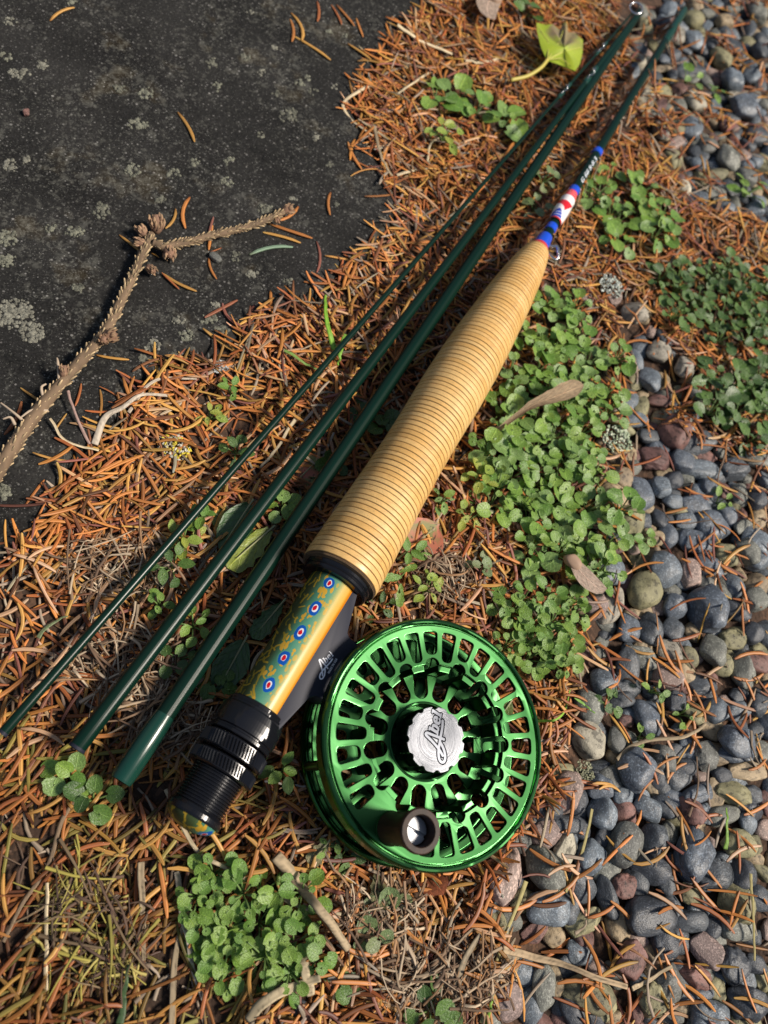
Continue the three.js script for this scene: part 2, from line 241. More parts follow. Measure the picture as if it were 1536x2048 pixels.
K(960, 1500, 0.375, [[140, 655, 370, 190, 107, 'p'], [365, 630, 275, 180, 56, 'g'], [480, 535, 210, 110, 110, 'w', 1], [400, 850, 240, 185, 10, 'b'], [612, 565, 195, 150, 100, 'b'], [595, 920, 200, 130, -35, 'o', 1], [575, 720, 220, 140, 50, 'd'], [715, 790, 260, 105, 72, 'd'], [800, 510, 240, 180, 110, 'g'], [960, 470, 170, 155, 60, 'd'], [945, 635, 200, 180, 0, 'd'], [680, 330, 200, 150, 80, 'b'], [670, 200, 150, 130, 30, 'b'], [495, 395, 165, 105, 0, 'd'], [475, 225, 235, 145, 110, 'p'], [545, 270, 150, 110, 110, 'd'], [850, 105, 225, 180, 60, 'b'], [985, 130, 160, 80, 90, 'd'], [1010, 45, 150, 120, 90, 'g'], [805, 240, 120, 100, 0, 'b'], [930, 310, 170, 110, 35, 'b'], [1015, 300, 150, 110, 20, 'd'], [1155, 320, 180, 125, 45, 'r'], [1130, 85, 150, 100, 0, 'd'], [1200, 230, 190, 100, -20, 'b'], [1385, 230, 200, 130, 10, 'o', 1], [1460, 105, 190, 110, 5, 't', 1], [1240, 30, 180, 120, 80, 'g', 1], [1400, 20, 180, 110, 0, 'b'], [1335, 345, 170, 110, -15, 'g'], [1160, 550, 260, 190, -60, 'b'], [1275, 505, 90, 70, 90, 'p'], [1280, 665, 220, 185, 0, 'd', 1], [1410, 495, 170, 155, 0, 'o'], [1430, 660, 170, 150, 60, 'd'], [1170, 770, 140, 120, 0, 'o'], [1390, 820, 210, 190, 40, 'o', 1], [1405, 960, 200, 135, 15, 'g'], [1160, 915, 205, 130, 5, 'd'], [1280, 950, 135, 120, 60, 'd'], [940, 880, 295, 225, -15, 'd'], [1010, 1030, 200, 145, 60, 'd'], [1040, 710, 150, 110, 60, 'd'], [810, 730, 150, 140, 0, 'r', 1], [580, 1090, 160, 140, 0, 'b'], [825, 1115, 220, 155, 100, 'r', 1], [1235, 1075, 190, 165, 30, 'p', 1], [1385, 1160, 210, 170, 40, 'd', 1], [1190, 1215, 200, 130, 20, 'r', 1], [1190, 1320, 210, 85, -10, 'b'], [1040, 1265, 220, 170, 60, 'g'], [950, 1345, 230, 150, 60, 'o', 1], [605, 1310, 290, 185, 25, 'o'], [360, 1280, 270, 125, 95, 'g'], [165, 1345, 240, 170, 70, 'p'], [1265, 1420, 200, 165, 0, 'b'], [1465, 1360, 200, 200, 0, 'd', 1], [1500, 1150, 130, 120, 0, 'd'], [1510, 790, 140, 150, 0, 'd'], [1510, 510, 120, 70, 90, 'o'], [1460, 385, 120, 90, 40, 'b'], [520, 1400, 180, 120, 60, 'd'], [870, 1420, 120, 80, 60, 'r'], [650, 1450, 130, 80, 0, 'd'], [1075, 1440, 130, 80, 0, 'g'], [765, 1440, 120, 80, 0, 't'], [700, 450, 150, 90, 110, 'd'], [1330, 130, 100, 90, 0, 'd'], [1500, 240, 120, 90, 80, 'd']]);
K(960, 1100, 0.375, [[720, 100, 178, 152, -10, 'b'], [995, 90, 205, 150, 60, 'b'], [900, 205, 205, 165, 100, 'o'], [1240, 75, 160, 125, 10, 'b'], [1150, 115, 160, 100, 85, 'p'], [1390, 175, 140, 95, 80, 'b'], [1220, 310, 235, 190, 40, 'b'], [1395, 310, 170, 90, 25, 'd'], [1495, 255, 130, 120, 60, 'g'], [1300, 225, 90, 60, 0, 't'], [735, 285, 220, 110, 110, 'w'], [625, 280, 170, 115, 70, 'p'], [820, 405, 150, 120, 90, 'b'], [935, 410, 190, 130, 75, 'd'], [1055, 290, 150, 110, 60, 'b'], [1050, 415, 130, 110, 30, 'd'], [900, 565, 180, 110, 20, 'g'], [815, 605, 215, 125, 85, 'd'], [680, 690, 150, 130, 80, 'b'], [1045, 530, 150, 110, 20, 'w'], [1140, 565, 130, 100, 50, 'o'], [1260, 525, 150, 140, 30, 'g'], [1395, 465, 170, 110, 0, 'o', 1], [1035, 670, 165, 130, 25, 'p'], [1070, 795, 120, 100, 70, 'd', 1], [1225, 710, 160, 110, 0, 'd', 1], [1440, 630, 220, 120, 80, 'g'], [1500, 590, 150, 130, 0, 'r'], [930, 890, 210, 140, 80, 'b'], [785, 790, 130, 90, -20, 'd'], [610, 830, 215, 135, 60, 'g'], [605, 1005, 205, 180, 30, 'w'], [765, 1005, 140, 95, 100, 'g'], [815, 900, 90, 70, 0, 'r'], [1180, 860, 130, 90, 40, 'o'], [1290, 845, 150, 125, 50, 'b'], [1415, 850, 130, 110, 0, 'b'], [1430, 770, 120, 90, 0, 'd'], [1385, 1020, 195, 180, 0, 'b'], [1330, 600, 130, 100, 90, 'o'], [1510, 800, 160, 100, 90, 'd'], [1490, 430, 130, 100, 70, 'd'], [1420, 35, 100, 70, 0, 't'], [1500, 30, 140, 120, 60, 'b'], [1110, 940, 90, 70, 0, 'd']]);
K(960, 540, 0.375, [[970, 415, 130, 90, 20, 'w'], [925, 560, 130, 110, 30, 'b'], [1105, 515, 110, 90, 30, 'w'], [860, 460, 120, 70, 80, 'b'], [800, 500, 110, 80, 60, 'p'], [840, 210, 140, 100, 20, 'w', 1], [570, 145, 140, 70, 50, 'p'], [1050, 865, 190, 130, 50, 'r'], [1195, 905, 170, 120, -25, 'd'], [955, 1000, 165, 110, 15, 'r', 1], [1225, 1050, 190, 110, -5, 'b'], [1100, 1000, 130, 110, 20, 'b'], [880, 1175, 190, 115, 65, 'b'], [770, 1095, 115, 110, 0, 't'], [655, 1095, 100, 80, 0, 't'], [720, 1195, 170, 110, 30, 't'], [800, 1325, 190, 165, 20, 'o'], [750, 985, 110, 75, 0, 't'], [1050, 1100, 110, 90, 0, 'd'], [985, 1145, 110, 90, 80, 'b'], [1060, 1215, 110, 80, 0, 'b'], [1185, 1240, 160, 110, 0, 'b'], [1260, 1350, 180, 150, 60, 'b'], [1130, 1320, 110, 90, 0, 'b'], [905, 1315, 90, 80, 0, 'd'], [990, 1310, 110, 90, 90, 'd'], [1030, 1400, 140, 90, 80, 'b'], [1180, 1430, 180, 120, 15, 'b'], [955, 1415, 110, 80, 0, 't'], [1255, 1140, 110, 100, 0, 'b'], [1385, 1040, 140, 130, 60, 'd', 1], [1420, 1180, 120, 80, 80, 'g'], [1480, 1000, 130, 110, 0, 'g'], [1500, 1210, 120, 90, 80, 'd'], [1350, 1290, 140, 90, 40, 'b'], [1440, 1350, 150, 80, -30, 'g'], [1480, 1440, 170, 120, 30, 'b'], [1340, 1510, 130, 100, 20, 'o'], [1430, 1500, 150, 100, 30, 'g'], [1070, 790, 150, 100, 10, 'g'], [1160, 750, 90, 80, 90, 'd'], [1170, 640, 100, 90, 90, 'g'], [1000, 670, 150, 60, 15, 'r'], [860, 770, 120, 80, 0, 'b'], [930, 860, 120, 80, 0, 'd'], [840, 1040, 80, 80, 0, 'g'], [1090, 710, 100, 60, 0, 'd'], [660, 1500, 110, 80, 100, 'p'], [740, 1460, 110, 80, 0, 'r'], [850, 1470, 70, 60, 0, 'p']]);
K(1180, 0, 0.2317, [[515, 810, 190, 135, 100, 'w', 1], [650, 840, 200, 105, 110, 'r'], [940, 840, 160, 150, 0, 'w'], [925, 320, 170, 150, 0, 'b'], [1065, 340, 160, 100, 70, 'd'], [1245, 370, 180, 110, 10, 'd'], [1150, 480, 180, 140, 20, 'o'], [1400, 590, 195, 165, 30, 'b'], [1245, 680, 200, 130, 20, 'b'], [1360, 910, 215, 170, 0, 'b'], [1280, 790, 130, 90, 0, 'w'], [615, 1080, 200, 120, 80, 'g'], [890, 1070, 210, 155, 20, 'b'], [780, 1070, 140, 120, 60, 'o'], [745, 1210, 170, 100, -30, 'p'], [1045, 1220, 150, 130, 0, 'g'], [1230, 1350, 250, 150, 25, 'g'], [980, 1370, 120, 110, 0, 'b'], [1120, 1460, 200, 95, -5, 'o'], [1380, 1500, 180, 120, 20, 'g'], [835, 1610, 150, 110, 90, 'w'], [1110, 1630, 180, 130, 0, 'g', 1], [1180, 1790, 175, 150, 60, 'b'], [1230, 1050, 160, 90, 10, 'r'], [650, 170, 150, 110, 40, 'd'], [520, 190, 170, 110, 80, 'o'], [735, 440, 120, 100, 60, 'd'], [665, 460, 100, 80, 0, 'b'], [440, 400, 150, 110, 0, 'd'], [425, 310, 130, 100, 0, 't'], [430, 490, 150, 90, 10, 'w'], [740, 600, 120, 80, 90, 'd'], [670, 540, 190, 60, -5, 't'], [705, 40, 140, 110, 40, 'b'], [820, 50, 130, 90, 90, 'd'], [920, 130, 140, 130, 60, 'o'], [490, 60, 160, 80, 80, 'g'], [1055, 160, 120, 80, -60, 'b'], [1180, 150, 120, 100, 0, 't'], [1400, 200, 130, 120, 30, 'd'], [1050, 60, 150, 90, -20, 'g'], [1280, 30, 150, 80, 0, 'g'], [1460, 90, 200, 140, 30, 'g'], [1290, 490, 120, 90, 60, 'd'], [1490, 420, 120, 120, 0, 'd'], [1500, 300, 100, 100, 0, 'd'], [1110, 270, 120, 80, 80, 'g'], [1185, 240, 120, 90, 0, 'd'], [1460, 1130, 170, 150, 0, 'd'], [830, 490, 100, 80, 0, 'b'], [940, 550, 180, 75, 5, 'd'], [770, 270, 160, 120, 50, 'w'], [1390, 1390, 130, 90, 30, 'b'], [1500, 1690, 110, 90, 0, 'b']]);
K(0, 0, 1, [[560, 2040, 130, 90, -20, 'd', 1], [905, 1796, 44, 20, 80, 'd'], [432, 511, 26, 15, 35, 'g'], [52, 220, 16, 13, 20, 'r', 1]]);
placed.slice(-2).forEach(o => { o.c = at(o.px, o.py, SLABY + 0.002); o.c.y = SLABY + o.th * 0.7; });
const handPlaced = placed.length;
{ // the pebbles between and beneath the ones read off the photograph
  const kinds = 'bbbdddddggootttrrp', fill = [];
  rnd = rng(77);
  for (let k = 0; k < 16000 && fill.length < 1500; k++) {
    const x = R2(-0.05, 0.42), z = R2(-0.9, 0.12); if (!inGravel(x, z) || reelFloor(x, z) !== null) continue;
    const sparse = inside(gravelB, x, z) && px(V(x, 0, z))[1] < 900 && px(V(x, 0, z))[0] < 1440; if (sparse && rnd() > 0.35) continue;
    const a = R2(0.0042, 0.0082), b = a * R2(0.62, 0.95); let ok = true;
    for (const o of placed) { const d = Math.hypot(o.c.x - x, o.c.z - z); if (d < (o.b + b) * 0.5) { ok = false; break; } }
    for (const o of fill) if (ok && Math.hypot(o.c.x - x, o.c.z - z) < (o.b + b) * 0.72) { ok = false; break; }
    if (!ok) continue;
    const th = b * R2(0.6, 0.8), c = V(x, groundH(x, z) - th * 0.05, z); fill.push({ c, a, b, th, yaw: R2(0, 3.14), kind: kinds[Math.floor(rnd() * kinds.length)], rough: rnd() > 0.85 });
  }
  const view = o => { const q = px(o.c); return q[0] > -10 && q[0] < 1546 && q[1] > -10 && q[1] < 2058; };
  const seen = fill.filter(view).map(o => { const q = px(o.c); return { o, s: o.a / q[2] }; }).sort((p, q) => q.s - p.s), left = 300 - placed.length;
  const singles = seen.slice(0, Math.max(0, left)).map(q => q.o); singles.forEach(o => { const q = px(o.c); o.px = q[0]; o.py = q[1]; placed.push(o); });
  const rest = fill.filter(o => !singles.includes(o)), geos = {};
  for (const o of rest) { const g = pick(smallPebbles).clone(); g.applyMatrix4(new THREE.Matrix4().compose(o.c, new THREE.Quaternion().setFromEuler(new THREE.Euler(R2(-0.2, 0.2), -o.yaw, R2(-0.2, 0.2))), V(o.a, o.th, o.b))); (geos[o.kind] ??= []).push(g); stampPebble(o.c, o.a, o.b, o.th, o.yaw); }
  const bed = thing('gravel_bed', 'loose small stones filling the gaps of the gravel bed', 'gravel'); bed.userData.kind = 'stuff';
  for (const [k, list] of Object.entries(geos)) part('gravel_stone', mergeGeometries(list), pebbleKinds[k].mats[1], bed);
}
{ // every pebble with a label of its own: its colour and make, its part of the picture and its rank there
  const zones = [[(x, y) => x < 700 && y < 900, 'on the dark stone slab'], [(x, y) => x < 950, 'in needles below the reel'], [(x, y) => y > 1960, 'at the bottom edge'], [(x, y) => y < 130, 'at the top edge'], [(x, y) => y < 300, 'beside the handle section tip'], [(x, y) => y < 520, 'in the upper right gravel'], [(x, y) => y < 760, 'below the upper weed patches'], [(x, y) => y < 980, 'right of the big weed patch'], [(x, y) => y < 1140, 'lower right of the big weed patch'], [(x, y) => y < 1330 && x < 1330, 'right of the small bright weed patch'], [(x, y) => y < 1330, 'at the right edge above reel height'], [(x, y) => y < 1580 && x < 1310, 'just right of the reel'], [(x, y) => y < 1580, 'at the right edge level with the reel'], [(x, y) => y < 1760 && x < 1260, 'just below and right of the reel'], [(x, y) => y < 1760, 'at the right edge below reel height'], [(x, y) => x < 1260, 'in the lower left gravel'], [() => true, 'in the lower right corner gravel']];
  const groups = {};
  for (const o of placed) { o.zone = zones.find(z => z[0](o.px, o.py))[1]; const el = o.a / o.b; o.look = `${o.rough ? 'rough' : el > 1.55 ? 'long smooth' : el > 1.22 ? 'oval smooth' : 'round smooth'} ${pebbleKinds[o.kind].word} ${o.rough ? 'stone' : 'pebble'}`; (groups[o.look + o.zone] ??= []).push(o); }
  const ord = ['leftmost', 'second from left', 'third from left', 'fourth from left', 'fifth from left', 'sixth from left', 'seventh from left', 'eighth from left', 'ninth from left', 'tenth from left'];
  for (const list of Object.values(groups)) { list.sort((p, q) => p.px - q.px); list.forEach((o, i) => { o.label = `${o.look} ${o.zone}` + (list.length > 1 ? `, ${ord[Math.min(i, 9)]}` : ''); }); }
  rnd = rng(53);
  placed.forEach((o, i) => {
    const m = part(o.rough ? 'rough_stone' : 'pebble', o.rough ? pick(roughPebbles) : pick(smoothPebbles), pick(pebbleKinds[o.kind].mats), scene);
    m.position.copy(o.c); m.scale.set(o.a, o.th, o.b); m.rotation.set(R2(-0.16, 0.16), -o.yaw, R2(-0.16, 0.16));
    tag(m, o.label, o.rough ? 'stone' : 'pebble', 'pebbles of the gravel bed'); stampPebble(o.c, o.a * 0.97, o.b * 0.97, o.th, o.yaw);
  });
}

// ---------------------------------------------------------------- the fly rod (handle section), with its axis along y, the reel side at +x and up at +z
const ROT = new THREE.Quaternion().setFromRotationMatrix(new THREE.Matrix4().makeBasis(RX, RD, RN));
const mm = 0.001;
function lathe(prof, seg = 64, crease = 0.5, start = Math.PI) { const g = new THREE.LatheGeometry(prof.map(([r, y]) => new THREE.Vector2(r * mm, y * mm)), seg, start, 2 * Math.PI), y0 = prof[0][1], y1 = prof[prof.length - 1][1]; if (y1 > y0) { const u = g.attributes.uv, p = g.attributes.position; for (let i = 0; i < u.count; i++) u.setY(i, (p.getY(i) / mm - y0) / (y1 - y0)); } return crease ? toCreasedNormals(g, crease) : g; }
const blackAno = phy(0.006, 0.0065, 0.009, 0.22, { specularIntensity: 0.75 });
const blackSatin = phy(0.017, 0.019, 0.032, 0.5, { specularIntensity: 0.5, bumpMap: grainTex, bumpScale: 0.00004 });
const blueWrap = phy(0.005, 0.07, 0.62, 0.25, { clearcoat: 1, clearcoatRoughness: 0.08 }), redWrap = phy(0.6, 0.03, 0.035, 0.3, { clearcoat: 1, clearcoatRoughness: 0.1 });
const greenBlank = phy(0.002, 0.0165, 0.0105, 0.28, { specularIntensity: 0.45 }), tealWrap = phy(0.005, 0.04, 0.028, 0.26, {});
const steel = new THREE.MeshStandardMaterial({ color: C3(0.62, 0.62, 0.64), metalness: 1, roughness: 0.25 });
function troutTexture() {
  const c = document.createElement('canvas'); c.width = 1024; c.height = 1024; const x = c.getContext('2d'), r = rng(404);
  const X = phi => (0.5 - (phi - 90) / 360) * 1024;               // the angle round the barrel: 53 beside the foot, 90 on top, 180 the far side
  const g = x.createLinearGradient(0, 0, 1024, 0), stop = (phi, col) => g.addColorStop(Math.min(1, Math.max(0, X(phi) / 1024)), col);
  stop(270, '#3c4021'); stop(190, '#32391f'); stop(140, '#465633'); stop(124, '#477f66'); stop(106, '#57977f'); stop(92, '#6f9f80'); stop(83, '#a9aa62'); stop(75, '#d9b758'); stop(62, '#deb14e'); stop(57.5, '#d79a2a'); stop(54, '#cf7c08'); stop(40, '#d77a08'); stop(-90, '#c46a08');
  x.fillStyle = g; x.fillRect(0, 0, 1024, 1024);
  for (let i = 0; i < 26000; i++) { const px_ = r() * 1024, py_ = r() * 1024, a = 0.05 + r() * 0.1; x.fillStyle = r() > 0.5 ? `rgba(235,215,120,${a})` : `rgba(30,70,60,${a})`; x.fillRect(px_, py_, 2.4, 2.4); }
  const blob = (cx, cy, rx, ry, col) => { x.fillStyle = col; x.beginPath(); const n = 14, o = r() * 9; for (let i = 0; i <= n; i++) { const a = i / n * 6.283, k = 0.72 + 0.5 * noise3(Math.cos(a) * 1.2 + o, Math.sin(a) * 1.2, cx); const qx = cx + Math.cos(a) * rx * k, qy = cy + Math.sin(a) * ry * k; i ? x.lineTo(qx, qy) : x.moveTo(qx, qy); } x.fill(); };
  x.lineCap = 'round'; x.lineJoin = 'round';
  for (let i = 0; i < 150; i++) { // worm marks on the back
    let px_ = X(128 + r() * 130), py_ = r() * 1024, a = 1.57 + (r() - 0.5) * 1.5; x.strokeStyle = r() > 0.3 ? '#b89a2e' : '#9c8a2c'; x.lineWidth = 9 + r() * 7; x.beginPath(); x.moveTo(px_, py_);
    for (let k = 0; k < 2 + r() * 5; k++) { a += (r() - 0.5) * 1.3; px_ += Math.cos(a) * 13; py_ += Math.sin(a) * 15; x.lineTo(px_, py_); } x.stroke();
  }
  for (let i = 0; i < 78; i++) { const phi = 82 + r() * 46; blob(X(phi), r() * 1024, 6 + r() * 7, 11 + r() * 19, phi < 92 ? 'rgba(226,170,60,.65)' : '#cfa338'); }
  for (const v of [0.13, 0.33, 0.53, 0.725, 0.93]) { const cx = X(108 + (r() - 0.5) * 5), cy = (1 - v) * 1024; blob(cx, cy, 40, 62, '#57977f'); blob(cx, cy, 33, 52, '#0a55b4'); blob(cx, cy, 32, 50, '#0a55b4'); blob(cx, cy, 17, 29, '#f2f2f4'); blob(cx, cy, 12, 21, '#cf0a26'); }
  const t = new THREE.CanvasTexture(c); t.colorSpace = THREE.SRGBColorSpace; t.wrapS = t.wrapT = THREE.RepeatWrapping; return t;
}
const trout = troutTexture(), troutMat = phy(0.74, 0.74, 0.74, 0.45, { map: trout, clearcoat: 0.22, clearcoatRoughness: 0.25, specularIntensity: 0.3 });
const rod = thing('fly_rod', 'fly rod handle section with ringed tan grip, trout patterned reel seat and black end', 'fly rod'); rod.position.copy(ROD0); rod.quaternion.copy(ROT);
{
  const seat = new THREE.Group(); seat.name = 'reel_seat'; rod.add(seat);
    { const g = lathe([[0, -3.6], [3, -3.35], [6, -2.5], [7.8, -1.4], [8.7, -0.3], [8.9, 0.6]], 48, 0), p = g.attributes.position, u = g.attributes.uv; for (let i = 0; i < u.count; i++) u.setXY(i, 0.36 + p.getX(i) / 0.0089 * 0.14, 0.25 + p.getZ(i) / 0.0089 * 0.2); part('end_cap', g, troutMat, seat); }
  part('cap_rim', lathe([[8.6, 0.1], [9.3, 0.2], [9.6, 0.9], [9.5, 2.2], [8.7, 3.4], [8.2, 3.6]], 64, 0.4), blackAno, seat);
  { const p = []; const n = 12; for (let i = 0; i < n; i++) { const y = 3.5 + i * 0.98; p.push([8.05, y], [8.1, y + 0.22], [8.75, y + 0.4], [8.75, y + 0.75], [8.1, y + 0.93]); } p.push([8.05, 15.6]); part('screw_thread', lathe(p, 72, 0.35), blackAno, seat); }
  for (const [y0, y1, r] of [[15.3, 20.3, 11.5], [21.0, 26.6, 11.8]]) {
    const ring = part('locking_ring', lathe([[8, y0], [r - 0.9, y0], [r - 0.3, y0 + 0.5], [r - 0.3, y1 - 0.5], [r - 0.9, y1], [8, y1]], 72, 0.4), blackAno, seat);
    const m = new MB(), n = 64; for (let i = 0; i < n; i++) { const a0 = i / n * 6.2832; const P = (a, y, q) => m.v(Math.cos(a) * q * mm, y * mm, Math.sin(a) * q * mm); const yb = y0 + 0.8, yt = y1 - 0.8, sk = 0.09, wd = 0.036; const A = P(a0, yb, r - 0.35), B = P(a0 + wd * 2, yb, r - 0.35), Cc = P(a0 + wd, yb, r + 0.15), D = P(a0 + sk, yt, r - 0.35), E = P(a0 + sk + wd * 2, yt, r - 0.35), F = P(a0 + sk + wd, yt, r + 0.15); m.q(A, Cc, F, D); m.q(Cc, B, E, F); m.t(A, B, Cc); m.t(D, F, E); }
    tag(part('knurling', toCreasedNormals(m.geo(), 0.4), blackAno, ring));
  }
  part('hood', lathe([[8.5, 27.0], [11.0, 27.0], [11.4, 27.3], [11.4, 28.2], [10.9, 28.5], [10.9, 29.0], [11.3, 29.4], [11.6, 31], [11.5, 34], [11.0, 36.6], [10.6, 37.2], [10.6, 37.9], [10.3, 38.1], [10.3, 39.2], [9.9, 39.6], [8.6, 39.6]], 72, 0.5), blackAno, seat);
  part('barrel', lathe([[8.75, 39.3], [9.0, 39.8], [9.25, 65], [9.5, 91.5], [9.2, 92.2]], 96, 0), troutMat, seat);
  part('winding_check', lathe([[8.6, 91.8], [12.4, 91.8], [13.1, 92.3], [13.3, 93.2], [13.0, 94.0], [13.4, 94.5], [13.6, 95.4], [13.3, 96.0], [12, 96.0]], 72, 0.5), blackAno, seat);
  const knots = [[96, 15.3], [98, 15.7], [110.5, 15.3], [126.8, 14.7], [142.6, 14.15], [159.3, 13.75], [176.3, 13.8], [198.3, 14.35], [217.7, 14.2], [235.7, 13.5], [266.1, 11.6], [282.7, 9.95], [293.7, 8.5], [300.9, 7.2], [304.5, 6.2]];
  const rad = y => { let i = 0; while (i < knots.length - 2 && y > knots[i + 1][0]) i++; const [a, ra] = knots[i], [b, rb] = knots[i + 1], t = Math.min(1, Math.max(0, (y - a) / (b - a))); return ra + (rb - ra) * t; };
  const grip = new THREE.Group(); grip.name = 'grip'; rod.add(grip);
  const bark = dataTex(512, (u, v) => { const n = tnoise(u, v * 0.25, 16, 61, 4), f = tnoise(u, v, 96, 67, 2), st = tnoise(u * 0.5, v, 64, 5, 2); const fl = tnoise(u, v, 40, 90, 2) > 0.715 ? -0.2 : 0; const s = 0.86 + (n - 0.5) * 0.22 + (f - 0.5) * 0.1 + (st - 0.5) * 0.12; return [s + fl, s * 0.985 + fl * 1.1, s * 0.95 + fl]; });
  const barkMats = [[0.76, 0.468, 0.165], [0.78, 0.495, 0.185], [0.71, 0.425, 0.14], [0.785, 0.515, 0.205]].map((c, i) => { const t = bark.clone(); t.offset.set(i * 0.27, i * 0.31); t.repeat.set(3, 0.35); t.needsUpdate = true; return phy(c[0], c[1], c[2], 0.42, { map: t, bumpMap: t, bumpScale: 0.00008, clearcoat: 0.22, clearcoatRoughness: 0.3 }); });
  const core = []; for (let i = 0; i <= 60; i++) { const y = 96.2 + i / 60 * 208; core.push([rad(y) - 0.38, y]); }
  part('core', lathe(core, 48, 0), std(0.045, 0.018, 0.008, 0.8), grip);
  part('cork_face', lathe([[9, 95.9], [13.8, 95.5], [15.0, 95.9], [15.35, 96.6], [14, 97]], 72, 0.5), std(0.30, 0.19, 0.1, 0.9, { bumpMap: grainTex, bumpScale: 0.0006, map: mottleTex }), grip);
  rnd = rng(88); let y = 97.0;
  while (y < 304.2) {
    const w = Math.min(R2(2.15, 2.75), 304.6 - y), y1 = y + w - R2(0.12, 0.32), a = rad(y + 0.1), b = rad(y1), k = R2(-0.05, 0.05);
    if (y1 - y < 0.7) break;
    const g = lathe([[a - 0.9, y], [a - 0.22 + k, y], [a + k - 0.04, y + 0.16], [a + k, y + 0.36], [b + k, y1 - 0.36], [b + k - 0.04, y1 - 0.16], [b - 0.22 + k, y1], [b - 0.9, y1]], 72, 0);
    g.attributes.uv.array.forEach((v, i, A) => { A[i] = v; }); part('grip_ring', g, pick(barkMats), grip); y += w;
  }
  const shaft = new THREE.Group(); shaft.name = 'shaft'; rod.add(shaft);
  part('blank', lathe([[0, 300], [2.75, 300], [2.7, 400], [2.45, 545], [2.45, 546], [0, 584]], 32, 0.5), greenBlank, shaft);
  part('ferrule_wrap', lathe([[2.4, 536], [2.75, 538], [2.8, 560], [2.75, 582], [2.3, 584], [0, 584]], 32, 0.5), tealWrap, shaft);
  part('red_band', lathe([[2.7, 303.5], [5.2, 303.5], [5.1, 307], [4.4, 308.4], [3, 308.6]], 40, 0.5), redWrap, shaft);
  part('blue_band', lathe([[2.7, 308], [4.2, 308.2], [4.15, 312], [3.7, 316.5], [2.7, 317.6]], 40, 0.5), blueWrap, shaft);
  for (const [a, b, r] of [[322.5, 326.5, 3.05], [356.6, 361.2, 3.2], [397, 400.6, 3.05]]) part('blue_band', lathe([[2.6, a - 0.5], [r, a], [r, b], [2.6, b + 0.5]], 40, 0.5), blueWrap, shaft);
  // the red, white and blue wrap with its flag-like swirl
  const c = document.createElement('canvas'); c.width = 512; c.height = 512; const x = c.getContext('2d');
  x.fillStyle = '#f3ecec'; x.fillRect(0, 0, 512, 512);
  x.fillStyle = '#e2202c'; x.fillRect(0, 0, 512, 118); x.strokeStyle = '#f0c9cb'; x.lineWidth = 5; for (const yy of [28, 56, 84]) { x.beginPath(); x.moveTo(0, yy); x.lineTo(512, yy + 6); x.stroke(); }
  x.fillStyle = '#dc1522'; x.beginPath(); x.moveTo(0, 190); x.bezierCurveTo(150, 215, 240, 235, 330, 222); x.lineTo(262, 380); x.bezierCurveTo(250, 300, 130, 262, 0, 250); x.fill();
  x.beginPath(); x.moveTo(380, 150); x.bezierCurveTo(420, 260, 460, 330, 512, 350); x.lineTo(512, 430); x.bezierCurveTo(420, 400, 390, 300, 360, 170); x.fill();
  x.fillStyle = '#1a3fb4'; x.beginPath(); x.moveTo(120, 512); x.bezierCurveTo(170, 400, 190, 372, 215, 372); x.bezierCurveTo(250, 400, 262, 450, 300, 512); x.fill();
  x.strokeStyle = '#eef0f8'; x.lineWidth = 7; for (const k of [0, 1, 2]) { x.beginPath(); x.moveTo(160 + k * 12, 500 - k * 34); x.lineTo(282 - k * 14, 492 - k * 36); x.stroke(); }
  x.fillStyle = '#c9202a'; x.fillRect(0, 494, 512, 18);
  const ft = new THREE.CanvasTexture(c); ft.colorSpace = THREE.SRGBColorSpace; ft.wrapS = THREE.RepeatWrapping;
  const p = []; for (let i = 0; i <= 24; i++) { const t = i / 24, q = Math.pow(Math.sin(Math.PI * Math.min(1, 0.07 + t * 0.9)), 0.7); p.push([2.75 + 1.75 * q * (1 - 0.35 * t) + (t > 0.7 ? 0.25 : 0), 330 + t * 26.6]); }
  part('flag_wrap', lathe(p, 48, 0), phy(1, 1, 1, 0.25, { map: ft, clearcoat: 1, clearcoatRoughness: 0.06 }), shaft);
  // the small white hand lettering on the dark wrap
  const d = document.createElement('canvas'); d.width = 1024; d.height = 256; const w = d.getContext('2d');
  w.fillStyle = '#000'; w.fillRect(0, 0, 1024, 256); w.fillStyle = '#fff'; w.font = 'italic bold 190px serif'; w.textBaseline = 'middle'; w.textAlign = 'center'; w.fillText("G 66 8·8 3", 512, 130, 960);
  const lt = new THREE.CanvasTexture(d); const g = new MB(), uv = [], nA = 10, nY = 2;
  for (let i = 0; i <= nY; i++) for (let j = 0; j <= nA; j++) { const yy = 364 + i / nY * 29, a = (118 - j / nA * 84) * Math.PI / 180; g.v(Math.cos(a) * 2.86 * mm, yy * mm, Math.sin(a) * 2.86 * mm); uv.push(i / nY, 1 - j / nA); }
  for (let i = 0; i < nY; i++) for (let j = 0; j < nA; j++) { const q = i * (nA + 1) + j; g.q(q, q + 1, q + nA + 2, q + nA + 1); }
  const lg = g.geo(); lg.setAttribute('uv', new THREE.Float32BufferAttribute(uv, 2));
  part('lettering', lg, new THREE.MeshStandardMaterial({ color: C3(0.7, 0.76, 0.82), alphaMap: lt, transparent: true, roughness: 0.4, side: THREE.DoubleSide }), shaft);
  // hook keeper: a little loop of bright wire
  const k = new MB(), L = [[3.2, 312, 1.5], [6.2, 312.6, 3.0], [8.2, 313.4, 4.2], [12.4, 308.4, 3.8], [13.2, 305.2, 2.6], [9.4, 304.6, 2.0], [6.2, 306.4, 1.2], [4.2, 309, 0.6]].map(q => V((q[0] * 0.72 + 1) * mm, (310 + (q[1] - 310) * 0.75) * mm, q[2] * 0.8 * mm));
